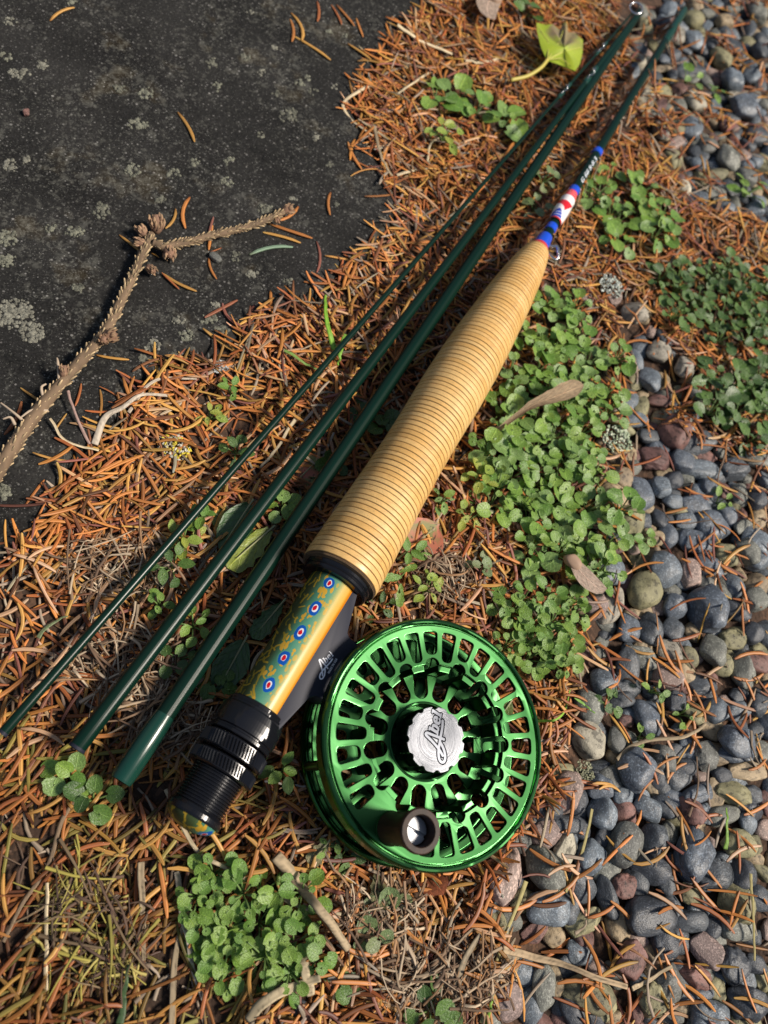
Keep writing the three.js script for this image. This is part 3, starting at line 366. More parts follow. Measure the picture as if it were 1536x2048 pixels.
  k.tube(curve([L[0], L[1], L[2], L[3]], 24), 0.0008, 8); k.tube(curve([L[3], L[4], L[5], L[6], L[7]], 24), 0.0008, 8); part('hook_keeper', k.geo(), steel, shaft);
}
for (let s = 0; s < 585; s += 1) { const q = ROD0.clone().addScaledVector(RD, s * mm); if (s > 305) for (let a = -3; a <= 3; a++) hUp(q.x + a * mm, q.z, q.y + 0.002); }

// ---------------------------------------------------------------- three more rod sections
function rodSection(a, b, h0, h1, r0, r1, label, swell, guides) {
  const A = at(a[0], a[1], h0), B = at(b[0], b[1], h1), L = A.distanceTo(B) / mm, t = thing('rod_section', label, 'rod section', 'spare sections of the fly rod');
  t.position.copy(A); const Y = B.clone().sub(A).normalize(), X = V(0, 0, 0).crossVectors(Y, V(0, 1, 0)).normalize(), Z = V(0, 0, 0).crossVectors(X, Y); t.quaternion.setFromRotationMatrix(new THREE.Matrix4().makeBasis(X, Y, Z));
  const prof = [[r0 * 0.72, 6], [r0 * 0.72, 0], [r0 * 0.95, 0], [r0, 0.5]]; const n = 40;
  for (let i = 1; i <= n; i++) { const s = i / n; prof.push([r0 + (r1 - r0) * s, s * L]); } prof.push([0, L]);
  part('blank', lathe(prof, 32, 0.5), greenBlank, t);
  if (swell) part('ferrule_wrap', lathe([[r0 * 0.8, -0.4], [r0 * 1.02, -0.4], [r0 * 1.1, 0.3], [r0 * 1.16, 4], [r0 * 1.17, 16], [r0 * 1.1, 21], [r0 * 1.0, 24]], 40, 0.5), tealWrap, t);
  else part('end_ring', lathe([[r0 * 0.74, -0.15], [r0 * 0.98, -0.15], [r0 * 1.02, 0.2], [r0 * 1.01, 0.9], [r0 * 0.9, 1.1]], 40, 0.5), blackSatin, t);
  for (const [s, sz] of guides || []) {
    const gd = new MB(), y = s * L * mm, rr = (r0 + (r1 - r0) * s) * mm, P = []; for (let i = 0; i <= 20; i++) { const q = i / 20, al = q * Math.PI * 2 - Math.PI / 2; P.push(V(Math.cos(al) * sz * 0.5 * mm, y + (q - 0.5) * sz * 2.4 * mm, rr + (0.25 + (Math.sin(al) * 0.5 + 0.5)) * sz * mm * 0.9)); }
    P.unshift(V(0, y - sz * 2.6 * mm, rr + 0.0003)); P.push(V(0, y + sz * 2.6 * mm, rr + 0.0003)); gd.tube(curve(P, 48), 0.00035, 6); part('line_guide', gd.geo(), steel, t);
    for (const e of [-1, 1]) part('guide_wrap', lathe([[rr / mm * 0.98, s * L + e * sz * 2.4 - 3.4], [rr / mm + 0.35, s * L + e * sz * 2.4 - 2.8], [rr / mm + 0.35, s * L + e * sz * 2.4 + 2.8], [rr / mm * 0.98, s * L + e * sz * 2.4 + 3.4]], 24, 0.5), tealWrap, t);
  }
  return t;
}
rodSection([242, 1560], [1279, 24], 0.0130, 0.0120, 3.45, 2.5, 'thickest dark green rod section, nearest the grip, with a swollen lower end', true);
rodSection([152, 1498], [1264, 42], 0.0132, 0.0140, 2.95, 1.45, 'middle dark green rod section between the thick and the thin one', false, [[0.86, 2.6]]);
{
  const t = rodSection([4, 1468], [1268, 22], 0.0118, 0.0163, 1.72, 0.62, 'thinnest dark green rod section, leftmost of the three', false, [[0.8, 2.2], [0.9, 2.2]]);
  const L = at(4, 1468, 0.0118).distanceTo(at(1268, 22, 0.0163)); const g = new THREE.TorusGeometry(0.0042, 0.0006, 8, 40); g.rotateX(0.25); g.translate(0.0005, L - 0.003, 0.0035); part('ring_guide', g, steel, t);
}

// ---------------------------------------------------------------- the fly reel: face up along z, toward the rod at -x
const ano = (s, rough, m = 1) => phy(0.034 * s, 0.125 * s, 0.038 * s, rough, { metalness: m, clearcoat: 0.12, clearcoatRoughness: 0.3 });
const anoFace = ano(1, 0.48), anoRim = ano(1.1, 0.26), anoDeep = ano(0.8, 0.32), anoDark = ano(0.3, 0.25);
const silver = new THREE.MeshStandardMaterial({ color: C3(0.86, 0.87, 0.9), metalness: 1, roughness: 0.34 });
const reel = thing('fly_reel', 'open green anodized fly reel with slotted spool, silver cap and dark wooden knob', 'fishing reel'); reel.position.copy(REELC); reel.quaternion.copy(ROT);
{
  const D = Math.PI / 180, pol = (r, a) => new THREE.Vector2(Math.cos(a) * r * mm, Math.sin(a) * r * mm);
  const ext = (shape, z0, depth, bev = 0.25, steps = 12) => { const g = new THREE.ExtrudeGeometry(shape, { depth: (depth - 2 * bev) * mm, bevelEnabled: bev > 0, bevelSize: bev * mm, bevelThickness: bev * mm, bevelOffset: -bev * mm, bevelSegments: 2, curveSegments: steps }); g.translate(0, 0, (z0 + bev) * mm); return toCreasedNormals(g, 0.6); };
  const anoWallShade = ano(0.5, 0.16);  // same green for cut side walls, darkened to paint in the slot shade
  const ring = (prof, seg = 128, cr = 0.45) => { const g = new THREE.LatheGeometry(prof.map(([r, z]) => new THREE.Vector2(r * mm, z * mm)), seg); g.rotateX(Math.PI / 2); return toCreasedNormals(g, cr); };
  function slot(th, r0, r1, rib = 2.0, rd = 2.2) { // a rounded window between ribs of even width
    const hw = r => r * Math.sin(6 * D) - rib / 2, q = [[r0, -hw(r0)], [r1, -hw(r1)], [r1 * 1.004, 0], [r1, hw(r1)], [r0, hw(r0)]]; const P = q.map(([a, b]) => new THREE.Vector2((a * Math.cos(th) - b * Math.sin(th)) * mm, (a * Math.sin(th) + b * Math.cos(th)) * mm));
    const s = new THREE.Path(), n = P.length; for (let i = 0; i < n; i++) { const A = P[(i + n - 1) % n], B = P[i], Cc = P[(i + 1) % n]; const d1 = B.distanceTo(A), d2 = B.distanceTo(Cc), rr = i === 2 ? 0.0004 : Math.min(rd * mm, d1 * 0.46, d2 * 0.46); const a = B.clone().lerp(A, rr / d1), b = B.clone().lerp(Cc, rr / d2); i ? s.lineTo(a.x, a.y) : s.moveTo(a.x, a.y); s.quadraticCurveTo(B.x, B.y, b.x, b.y); } s.closePath(); return s;
  }
  const A0 = -153 * D, step = 12 * D, holeA = k => (-141 + 24 * k) * D;
  function face(rOut, rIn, lobes, skip) {
    const s = new THREE.Shape(); for (let i = 0; i <= 160; i++) { const p = pol(rOut, i / 160 * 2 * Math.PI); i ? s.lineTo(p.x, p.y) : s.moveTo(p.x, p.y); }
    const h = new THREE.Path(); let first = true; const add = p => { first ? h.moveTo(p.x, p.y) : h.lineTo(p.x, p.y); first = false; };
    for (let k = 0; k < 15; k++) {
      const a = holeA(k), rc = 25.4, hr = 2.7, da = 0.106; if (lobes) { for (let i = -9; i <= 9; i++) { const b = i / 9 * 1.5; add(new THREE.Vector2((Math.cos(a) * rc + Math.cos(a + b) * hr) * mm, (Math.sin(a) * rc + Math.sin(a + b) * hr) * mm)); } }
      for (let i = 0; i <= 6; i++) add(pol(rIn, a + da + i / 6 * (24 * D - 2 * da)));
    }
    h.closePath(); s.holes.push(h);
    for (let k = 0; k < 30; k++) { const deg = ((-153 + 12 * k) % 360 + 360) % 360; if (skip && (deg === 255 || deg === 267 || deg === 279)) continue; s.holes.push(slot(A0 + step * k, lobes ? (k % 2 ? 29.3 : 26.9) : 27.5, 37.5)); }
    return s;
  }
  const spool = new THREE.Group(); spool.name = 'spool'; reel.add(spool);
  part('face_plate', ext(face(39.7, 25.8, true, true), -1.9, 1.9, 0.16), [anoFace, anoWallShade], spool);
  part('outer_rim', ring([[39.3, -2.6], [41.2, -2.6], [41.3, -6.2], [41.6, -6.6], [42.3, -6.6], [42.55, -6.2], [42.55, -1.2], [42.3, -0.4], [41.9, 0.1], [41.2, 0.35], [40.75, 0.2], [40.45, -0.25], [40.3, -0.75], [40.05, -0.8], [39.85, -0.3], [39.5, -0.1], [39.3, -0.4], [39.3, -2.6]], 160, 0.7), anoRim, spool);
  for (let k = 0; k < 15; k++) {
    const a = holeA(k) + 0.112, b = holeA(k) + 24 * D - 0.112, s = new THREE.Shape(), n = 6; for (let i = 0; i <= n; i++) { const p = pol(25.75, a + (b - a) * i / n); i ? s.lineTo(p.x, p.y) : s.moveTo(p.x, p.y); } for (let i = n; i >= 0; i--) { const p = pol(23.6, a + 0.004 + (b - a - 0.008) * i / n); s.lineTo(p.x, p.y); } s.closePath();
    part('cage_rib', ext(s, -17.6, 16.2, 0.3, 4), anoDeep, spool);
  }
  { const s = new THREE.Shape(); let first = true; const add = p => { first ? s.moveTo(p.x, p.y) : s.lineTo(p.x, p.y); first = false; };
    for (let k = 0; k < 15; k++) { const a = holeA(k), rc = 17.7, hr = 2.75, da = 0.12; for (let i = 0; i <= 5; i++) add(pol(23.5, a - 24 * D + da + i / 5 * (24 * D - 2 * da))); add(new THREE.Vector2((Math.cos(a) * 22 + Math.sin(a) * hr) * mm, (Math.sin(a) * 22 - Math.cos(a) * hr) * mm)); for (let i = 0; i <= 12; i++) { const b = a - Math.PI / 2 - i / 12 * Math.PI; add(new THREE.Vector2((Math.cos(a) * rc + Math.cos(b) * hr) * mm, (Math.sin(a) * rc + Math.sin(b) * hr) * mm)); } add(new THREE.Vector2((Math.cos(a) * 22 - Math.sin(a) * hr) * mm, (Math.sin(a) * 22 + Math.cos(a) * hr) * mm)); }
    s.closePath(); const h = new THREE.Path(); h.absarc(0, 0, 13.6 * mm, 0, 2 * Math.PI); s.holes.push(h); part('hub_floor', ext(s, -12.9, 1.9, 0.16, 48), [anoFace, anoWallShade], spool); }
  part('hub_ring', ring([[13.9, -13], [14.0, -11.1], [13.9, -10.75], [13.55, -10.55], [13.1, -10.8], [12.9, -11.6], [12.8, -18], [10, -18]], 96, 0.7), anoDeep, spool);
  part('rear_flange', ext(face(40.2, 23.7, false, false), -19, 1.5, 0.2), anoDeep, spool);
  // drag knob with twelve scallops and a silver cap
  const scal = (r, dip) => { const s = new THREE.Shape(); const n = 12; for (let k = 0; k < n; k++) { const a = k / n * 2 * Math.PI; for (let i = -4; i <= 4; i++) { const b = a + i / 4 * 0.115, rr = r - dip * Math.cos(i / 4 * Math.PI / 2); const p = pol(rr, b); k || i > -4 ? s.lineTo(p.x, p.y) : s.moveTo(p.x, p.y); } for (let i = 1; i < 5; i++) { const p = pol(r, a + 0.115 + i / 5 * (2 * Math.PI / n - 0.23)); s.lineTo(p.x, p.y); } } s.closePath(); return s; };
  const dk = new THREE.Group(); dk.name = 'drag_knob'; reel.add(dk);
  part('knob_body', ext(scal(11.0, 0.85), -17, 14.0, 0.25), phy(0.03, 0.045, 0.035, 0.3, { metalness: 0.85 }), dk);
  { const m = new MB(), n = 150; for (let i = 0; i < n; i++) { const a = i / n * 6.2832, ph = ((a / (2 * Math.PI / 12)) % 1 + 1) % 1; if (ph < 0.24 || ph > 0.76) continue; const w = 0.013, P = (b, z, r) => m.v(Math.cos(b) * r * mm, Math.sin(b) * r * mm, z * mm); const A = P(a - w, -10, 10.95), B = P(a + w, -10, 10.95), Cc = P(a, -10, 11.2), E = P(a - w, -3.4, 10.95), F = P(a + w, -3.4, 10.95), G = P(a, -3.4, 11.2); m.q(A, Cc, G, E); m.q(Cc, B, F, G); m.t(E, G, F); } part('knurling', toCreasedNormals(m.geo(), 0.3), anoDark, dk); }
  // the script emblem, drawn as it stands on the cap and on the foot
  const emblem = (x, outline) => { // x: canvas 512 x 512, the baseline running to the right
    const path = () => { x.beginPath(); x.moveTo(250, 330); x.bezierCurveTo(170, 430, 60, 450, 52, 400); x.bezierCurveTo(50, 350, 140, 330, 220, 330); x.lineTo(300, 330); x.moveTo(120, 392); x.bezierCurveTo(180, 340, 230, 250, 268, 170); x.bezierCurveTo(280, 140, 306, 150, 300, 184); x.lineTo(286, 372); x.moveTo(222, 332); x.bezierCurveTo(300, 322, 390, 340, 470, 318); };
    const word = () => { x.font = 'italic bold 150px serif'; x.textBaseline = 'alphabetic'; };
    x.lineCap = 'round'; x.lineJoin = 'round'; word();
    if (outline) { x.strokeStyle = outline[0]; x.lineWidth = 52; path(); x.stroke(); x.lineWidth = 30; x.strokeText('bel', 306, 292); x.strokeStyle = outline[1]; x.fillStyle = outline[1]; x.lineWidth = 30; path(); x.stroke(); x.lineWidth = 11; x.strokeText('bel', 306, 292); x.fillText('bel', 306, 292); }
    else { x.strokeStyle = x.fillStyle = '#fff'; x.lineWidth = 25; path(); x.stroke(); x.fillText('bel', 306, 292); }
  };
  const ec = document.createElement('canvas'); ec.width = ec.height = 1024; const ex = ec.getContext('2d'); ex.fillStyle = '#fff'; ex.fillRect(0, 0, 1024, 1024);
  { const r = rng(9); for (let i = 0; i < 500; i++) { const q = 20 + r() * 490; ex.strokeStyle = `rgba(120,124,132,${0.02 + r() * 0.035})`; ex.lineWidth = 0.6 + r() * 1.4; ex.beginPath(); ex.arc(512, 512, q, r() * 6.28, r() * 6.28); ex.stroke(); } }
  ex.save(); ex.translate(512, 512); ex.rotate(-Math.PI / 2 - 0.28); ex.scale(1.5, 1.5); ex.translate(-262, -282); emblem(ex, ['#24262c', '#eef0f4']); ex.restore();
  const capTex = new THREE.CanvasTexture(ec); capTex.colorSpace = THREE.SRGBColorSpace;
  const capMat = new THREE.MeshStandardMaterial({ color: C3(0.235, 0.245, 0.268), metalness: 1, roughness: 0.48, map: capTex, bumpMap: capTex, bumpScale: 0.00025 });
  { const g = ext(scal(11.1, 0.85), -3.0, 1.2, 0.2), p = g.attributes.position, u = g.attributes.uv; for (let i = 0; i < u.count; i++) u.setXY(i, p.getX(i) / 0.0224 + 0.5, p.getY(i) / 0.0224 + 0.5); part('silver_cap', g, capMat, dk); }
  // winding knob of dark wood with a screw set in it
  const hk = new THREE.Group(); hk.name = 'handle_knob'; hk.position.set(-1.6 * mm, -33.6 * mm, 0); reel.add(hk);
  const wood = dataTex(256, (u, v) => { const n = tnoise(u, v * 0.2, 16, 3, 5), f = tnoise(u, v * 0.3, 64, 8, 2); const s = n * 0.75 + f * 0.3; return [0.014 + s * s * 0.09, 0.009 + s * s * 0.04, 0.007 + s * s * 0.022]; });
  const woodMat = phy(0.8, 0.8, 0.8, 0.5, { map: wood, specularIntensity: 0.45 });
  part('knob_grip', ring([[2, 0.6], [5.0, 0.6], [5.35, 1.0], [5.2, 4], [5.05, 9], [5.3, 14], [6.1, 18.6], [6.65, 21.3], [6.62, 22.3], [6.25, 22.9], [5.6, 23.0], [4.75, 23.0], [4.5, 22.7], [4.45, 15], [0, 15]], 64, 0.5), woodMat, hk);
  part('knob_washer', ring([[1, 0], [5.3, 0], [5.5, 0.25], [5.3, 0.6], [1, 0.6]], 48, 0.5), anoRim, hk);
  { const s = new THREE.Group(); const g1 = new THREE.Shape(); const a0 = Math.asin(0.5 / 4.2); for (const e of [0, Math.PI]) { const sh = new THREE.Shape(); const n = 24; for (let i = 0; i <= n; i++) { const a = e + a0 + (Math.PI - 2 * a0) * i / n; const p = pol(4.2, a); i ? sh.lineTo(p.x, p.y) : sh.moveTo(p.x, p.y); } sh.closePath(); const g = ext(sh, 16.4, 1.5, 0.2); g.rotateZ(0.05); (s.userData.g ??= []).push(g); }
    const base = new THREE.CylinderGeometry(0.0042, 0.0042, 0.0014, 32); base.rotateX(Math.PI / 2); base.translate(0, 0, 15.9 * mm); const all = mergeGeometries([...s.userData.g.map(g => g), base.toNonIndexed()]); part('screw', all, new THREE.MeshStandardMaterial({ color: C3(0.52, 0.53, 0.55), metalness: 0.9, roughness: 0.5, bumpMap: grainTex, bumpScale: 0.0001 }), hk); }
  // frame
  const frame = new THREE.Group(); frame.name = 'frame'; reel.add(frame);
  part('frame_ring', ring([[38.0, -25], [41.8, -25], [42.5, -24.6], [42.9, -24], [42.9, -22.4], [42.6, -21.8], [42.1, -21.5], [41.4, -21.6], [41.1, -22.2], [40.7, -22.3], [40.3, -21.9], [39.6, -22.1], [38, -22.9]], 160, 0.6), anoRim, frame);
  { const s = new THREE.Shape(); s.absarc(0, 0, 38.6 * mm, 0, 2 * Math.PI); const h = new THREE.Path(); h.absarc(0, 0, 29.4 * mm, 0, 2 * Math.PI); s.holes.push(h); for (let k = 0; k < 24; k++) { const a = (k + 0.5) * 15 * D, p = new THREE.Path(), rc = 34.2; p.absellipse(Math.cos(a) * rc * mm, Math.sin(a) * rc * mm, 2.5 * mm, 3.3 * mm, 0, 2 * Math.PI, false, a + Math.PI / 2); s.holes.push(p); } part('frame_plate', ext(s, -24.4, 2, 0.2, 16), [anoFace, anoWallShade], frame);
    const b = new THREE.Shape(); b.absarc(0, 0, 38.5 * mm, 70 * D, 290 * D); b.absarc(0, 0, 29.6 * mm, 290 * D, 70 * D, true); b.closePath(); part('pocket_floor', ext(b, -24.9, 0.45, 0, 48), anoFace, frame); }
  for (let k = 0; k < 5; k++) { const a = (36 + 72 * k) * D, s = new THREE.Shape(); const P = (r, o) => [(Math.cos(a) * r - Math.sin(a) * o) * mm, (Math.sin(a) * r + Math.cos(a) * o) * mm]; s.moveTo(...P(11, -2.6)); s.lineTo(...P(30.2, -1.9)); s.lineTo(...P(30.2, 1.9)); s.lineTo(...P(11, 2.6)); s.closePath(); part('frame_spoke', ext(s, -24.2, 1.8, 0.25, 4), anoDeep, frame); }
  part('frame_hub', ring([[0, -24.6], [13, -24.6], [13.4, -24.2], [13.4, -20], [12.6, -19.4], [0, -19.4]], 64, 0.5), anoDeep, frame);
  for (const a of [138, 222, 100, 262]) { const g = new THREE.CylinderGeometry(1.7 * mm, 1.7 * mm, 16 * mm, 20); g.rotateX(Math.PI / 2); g.translate(Math.cos(a * D) * 41 * mm, Math.sin(a * D) * 41 * mm, -14.8 * mm); if (a > 130 && a < 230) part('frame_pillar', g, anoDeep, frame); }
  // foot: the dark plate between rod and reel, with its print
  const f = new THREE.Shape(), FP = [[-54, 36.5], [-50.4, 34.6], [-49.2, 31.5], [-45.4, 17.6], [-44.9, 16.2], [-43.6, 15.2], [-38.6, 14.9], [-37.2, 9], [-37.2, -4], [-38.4, -8.1], [-43.6, -9.0], [-45.2, -10.6], [-49.0, -26.8], [-50.6, -29], [-54, -29.6]]; FP.forEach(([a, b], i) => i ? f.lineTo(a * mm, b * mm) : f.moveTo(a * mm, b * mm)); f.closePath();
  part('foot', ext(f, -20.5, 12.3, 0.35), blackSatin, reel);
  const lc = document.createElement('canvas'); lc.width = 1024; lc.height = 1024; const lx = lc.getContext('2d'); lx.fillStyle = '#000'; lx.fillRect(0, 0, 1024, 1024);
  lx.save(); lx.translate(512, 480); lx.scale(1.75, 1.75); lx.translate(-262, -300); lx.translate(262, 300); lx.rotate(0.22); lx.translate(-262, -300); emblem(lx, null); lx.restore(); lx.fillStyle = '#ccc'; lx.font = 'bold 104px sans-serif'; lx.fillText('MADE IN USA', 400, 745, 560);
  const lt = new THREE.CanvasTexture(lc); const g = new THREE.PlaneGeometry(0.0112, 0.0112); g.rotateZ(Math.PI / 2); g.translate(-45.9 * mm, 1.2 * mm, -8.15 * mm); part('foot_print', g, new THREE.MeshStandardMaterial({ color: C3(0.75, 0.77, 0.82), alphaMap: lt, transparent: true, roughness: 0.5 }), reel);
}

// ---------------------------------------------------------------- litter: dead stems, then fallen needles, each laid on what is below it
const tones = { orange: [0.46, 0.178, 0.046], rust: [0.31, 0.10, 0.032], brown: [0.19, 0.075, 0.035], ochre: [0.47, 0.25, 0.062], tan: [0.50, 0.30, 0.17], plum: [0.22, 0.085, 0.06], olive: [0.27, 0.21, 0.05], grey: [0.3, 0.235, 0.17] };
const needlePlan = (L, bend, sag) => { const n = 5, P = []; let x = 0, z = 0, a = -bend / 2; for (let i = 0; i <= n; i++) { P.push([x, z]); const s = L / n; a += bend / n; x += Math.cos(a) * s; z += Math.sin(a) * s; } const mx = P.reduce((q, p) => q + p[0], 0) / (n + 1), mz = P.reduce((q, p) => q + p[1], 0) / (n + 1); return P.map(p => [p[0] - mx, p[1] - mz]); };
const SEC = [[-0.5, 0.02], [-0.26, 0.3], [0, 0.2], [0.26, 0.3], [0.5, 0.02], [0, -0.3]];
function needle(mb, P, w, col, base) {                  // P: points in the world along the needle
  const n = P.length - 1, rings = [];
  for (let i = 0; i <= n; i++) {
    const T = P[Math.min(n, i + 1)].clone().sub(P[Math.max(0, i - 1)]).normalize(), S = V(-T.z, 0, T.x).normalize(), U = V(0, 0, 0).crossVectors(T, S); if (U.y < 0) U.negate();
    const k = (i === 0 ? 0.55 : i === n ? 0.5 : 1) * w, t = i / n, ring = [];
    for (let s = 0; s < 6; s++) { const f = (s === 2 ? 0.74 : s === 0 || s === 4 ? 0.86 : s === 5 ? 0.6 : 1.1) * (0.9 + 0.2 * t), q = i === 0 ? base : col, v = P[i].clone().addScaledVector(S, SEC[s][0] * k).addScaledVector(U, SEC[s][1] * k * 0.95); ring.push(mb.v(v.x, v.y, v.z, [q[0] * f, q[1] * f, q[2] * f])); }
    rings.push(ring);
  }
  for (let i = 0; i < n; i++) for (let s = 0; s < 6; s++) { const s2 = (s + 1) % 6; mb.q(rings[i][s], rings[i + 1][s], rings[i + 1][s2], rings[i][s2]); }
  for (const e of [0, n]) { const T = P[e].clone().sub(P[e ? n - 1 : 1]).normalize(), c = P[e].clone().addScaledVector(T, w * 0.28), m = mb.v(c.x, c.y, c.z, e ? [col[0] * 1.15, col[1] * 1.15, col[2] * 1.15] : base); for (let s = 0; s < 6; s++) { const s2 = (s + 1) % 6; e ? mb.t(m, rings[e][s2], rings[e][s]) : mb.t(m, rings[e][s], rings[e][s2]); } }
}
function lay(x, z, yaw, L, bend, w, maxTop = 1) {       // rests a needle's points on the height grid; null when it would pile up too high
  const plan = needlePlan(L, bend), c = Math.cos(yaw), s = Math.sin(yaw), Q = plan.map(([a, b]) => [x + a * c - b * s, z + a * s + b * c]), h = Q.map(([a, b]) => hAt(a, b));
  let ya = h[0], yb = h[5]; for (let i = 0; i < 6; i++) { const t = i / 5, y = ya + (yb - ya) * t; if (h[i] > y + 0.0004) { const d = (h[i] - y) * 0.8; ya += d * (1 - t * 0.6); yb += d * (0.4 + t * 0.6); } }
  ya = Math.min(ya, h[0] + 0.005); yb = Math.min(yb, h[5] + 0.005);
  if (Math.max(ya, yb) > maxTop) return null;
  const y0 = w * 0.26; const P = Q.map(([a, b], i) => V(a, Math.max(ya + (yb - ya) * i / 5, h[i] - 0.0012) + y0, b));
  for (let i = 0; i < 5; i++) for (let k = 0; k < 4; k++) { const t = k / 4, X = P[i].x + (P[i + 1].x - P[i].x) * t, Z = P[i].z + (P[i + 1].z - P[i].z) * t; hUp(X, Z, P[i].y + w * 0.22); }
  return P;
}
const underRod = (x, z) => { const d = V(x - ROD0.x, 0, z - ROD0.z), s = d.x * RD.x + d.z * RD.z, o = Math.abs(-d.x * RD.z + d.z * RD.x); return s > -0.004 && s < 0.6 && o < (s < 0.3 ? 0.013 : 0.005) ? (s < 0.095 ? 0.0095 : s < 0.3 ? 0.0055 : 0.0085) : null; };
const rodLines = [[242, 1560, 1279, 24], [152, 1498, 1264, 42], [4, 1468, 1268, 22]].map(q => [at(q[0], q[1], 0.0125), at(q[2], q[3], 0.0125)]);
const cap = (x, z) => { let m = 1; for (const [a, b] of rodLines) { const dx = b.x - a.x, dz = b.z - a.z, t = ((x - a.x) * dx + (z - a.z) * dz) / (dx * dx + dz * dz); if (t > -0.01 && t < 1.01 && Math.hypot(x - a.x - dx * t, z - a.z - dz * t) < 0.0055) m = Math.min(m, 0.0092); } const r = reelFloor(x, z); if (r !== null) m = Math.min(m, r - 0.0016); const u = underRod(x, z); if (u !== null) m = Math.min(m, u); return m; };
const litterMat = new THREE.MeshPhysicalMaterial({ vertexColors: true, roughness: 0.5, specularIntensity: 0.6, color: C3(1, 1, 1) });
const fadedMat = new THREE.MeshStandardMaterial({ vertexColors: true, roughness: 0.85, color: C3(1, 1, 1) });
const AREA = [-0.34, 0.30, -0.78, 0.10];
const inView = (x, z, m = 160) => { const q = px(V(x, 0.005, z)); return q[2] > 0.05 && q[0] > -m && q[0] < 1536 + m && q[1] > -m && q[1] < 2048 + m; };
const weedPatches = { // outlines of the weed patches in the photograph
  big: [[1040, 610], [1090, 575], [1140, 575], [1215, 640], [1238, 760], [1205, 900], [1235, 1050], [1205, 1150], [1090, 1150], [1000, 1060], [965, 960], [960, 850], [1010, 720]],
  bright: [[1035, 1165], [1100, 1150], [1175, 1190], [1170, 1290], [1120, 1365], [1060, 1360], [1000, 1300], [1000, 1200]],
  low: [[385, 1770], [430, 1735], [560, 1760], [615, 1790], [600, 1870], [575, 1960], [470, 1965], [400, 1915]],
  upper: [[1140, 375], [1190, 350], [1290, 365], [1345, 430], [1310, 490], [1240, 510], [1185, 450]],
  dark: [[1295, 530], [1400, 520], [1560, 540], [1560, 700], [1440, 690], [1340, 640]], right: [[1415, 740], [1470, 710], [1560, 700], [1560, 890], [1450, 880], [1410, 800]],
  top: [[850, 145], [930, 140], [985, 190], [1035, 255], [990, 270], [900, 255], [865, 200]],
};
const weedG = Object.values(weedPatches).map(p => toGround(p, 0.004));
const inWeeds = (x, z) => weedG.some(p => inside(p, x, z));
{ // dead, greyish brown stems and shreds matted below the needles
  rnd = rng(901); const mb = new MB();
  for (let k = 0; k < 8200; k++) {
    const x = R2(AREA[0], AREA[1]), z = R2(AREA[2], AREA[3]); if (inSlab(x, z) || !inView(x, z)) continue; if (inGravel(x, z) && rnd() > 0.12) continue;
    const patch = fbm(x * 22, z * 22, 6, 3), q = px(V(x, 0, z)), corner = q[0] < 620 && q[1] > 1050 ? 1 : q[1] > 1700 ? 0.9 : 0.4; if (rnd() > corner * (0.35 + patch)) continue;
    const long = corner === 1 && rnd() < 0.3, L = long ? R2(0.02, 0.05) : R2(0.006, 0.026), w = R2(0.0005, 0.0016), yaw = long ? Math.atan2(UPV.z, UPV.x) + R2(-0.5, 0.5) : R2(0, 6.28); const P = lay(x, z, yaw, L, long ? R2(-0.3, 0.3) : R2(-1.6, 1.6), w, Math.min(0.0085, cap(x, z) - 0.0005)); if (!P) continue;
    for (const p of P) p.y += R2(-0.0004, 0.0009);
    const b = pick([[0.20, 0.15, 0.105], [0.27, 0.21, 0.15], [0.12, 0.078, 0.05], [0.34, 0.27, 0.2], [0.085, 0.05, 0.034], q[0] < 420 && q[1] > 1650 ? [0.22, 0.2, 0.06] : [0.16, 0.11, 0.08]]), f = R2(0.75, 1.2);
    mb.tube(P, t => w * 0.5 * (1 - 0.5 * t) * (0.8 + 0.4 * noise3(t * 9, k, 1)), 5, (t, s) => { const g = f * (s % 2 ? 1.12 : 0.8); return [b[0] * g, b[1] * g, b[2] * g]; }, 0.5);
  }
  const m = part('dry_litter', mb.geo(), fadedMat, scene); tag(m, 'mat of dry grey brown stems and shreds under the needles', 'dry litter', null, 'stuff');
}
const single = []; // needles that become objects of their own
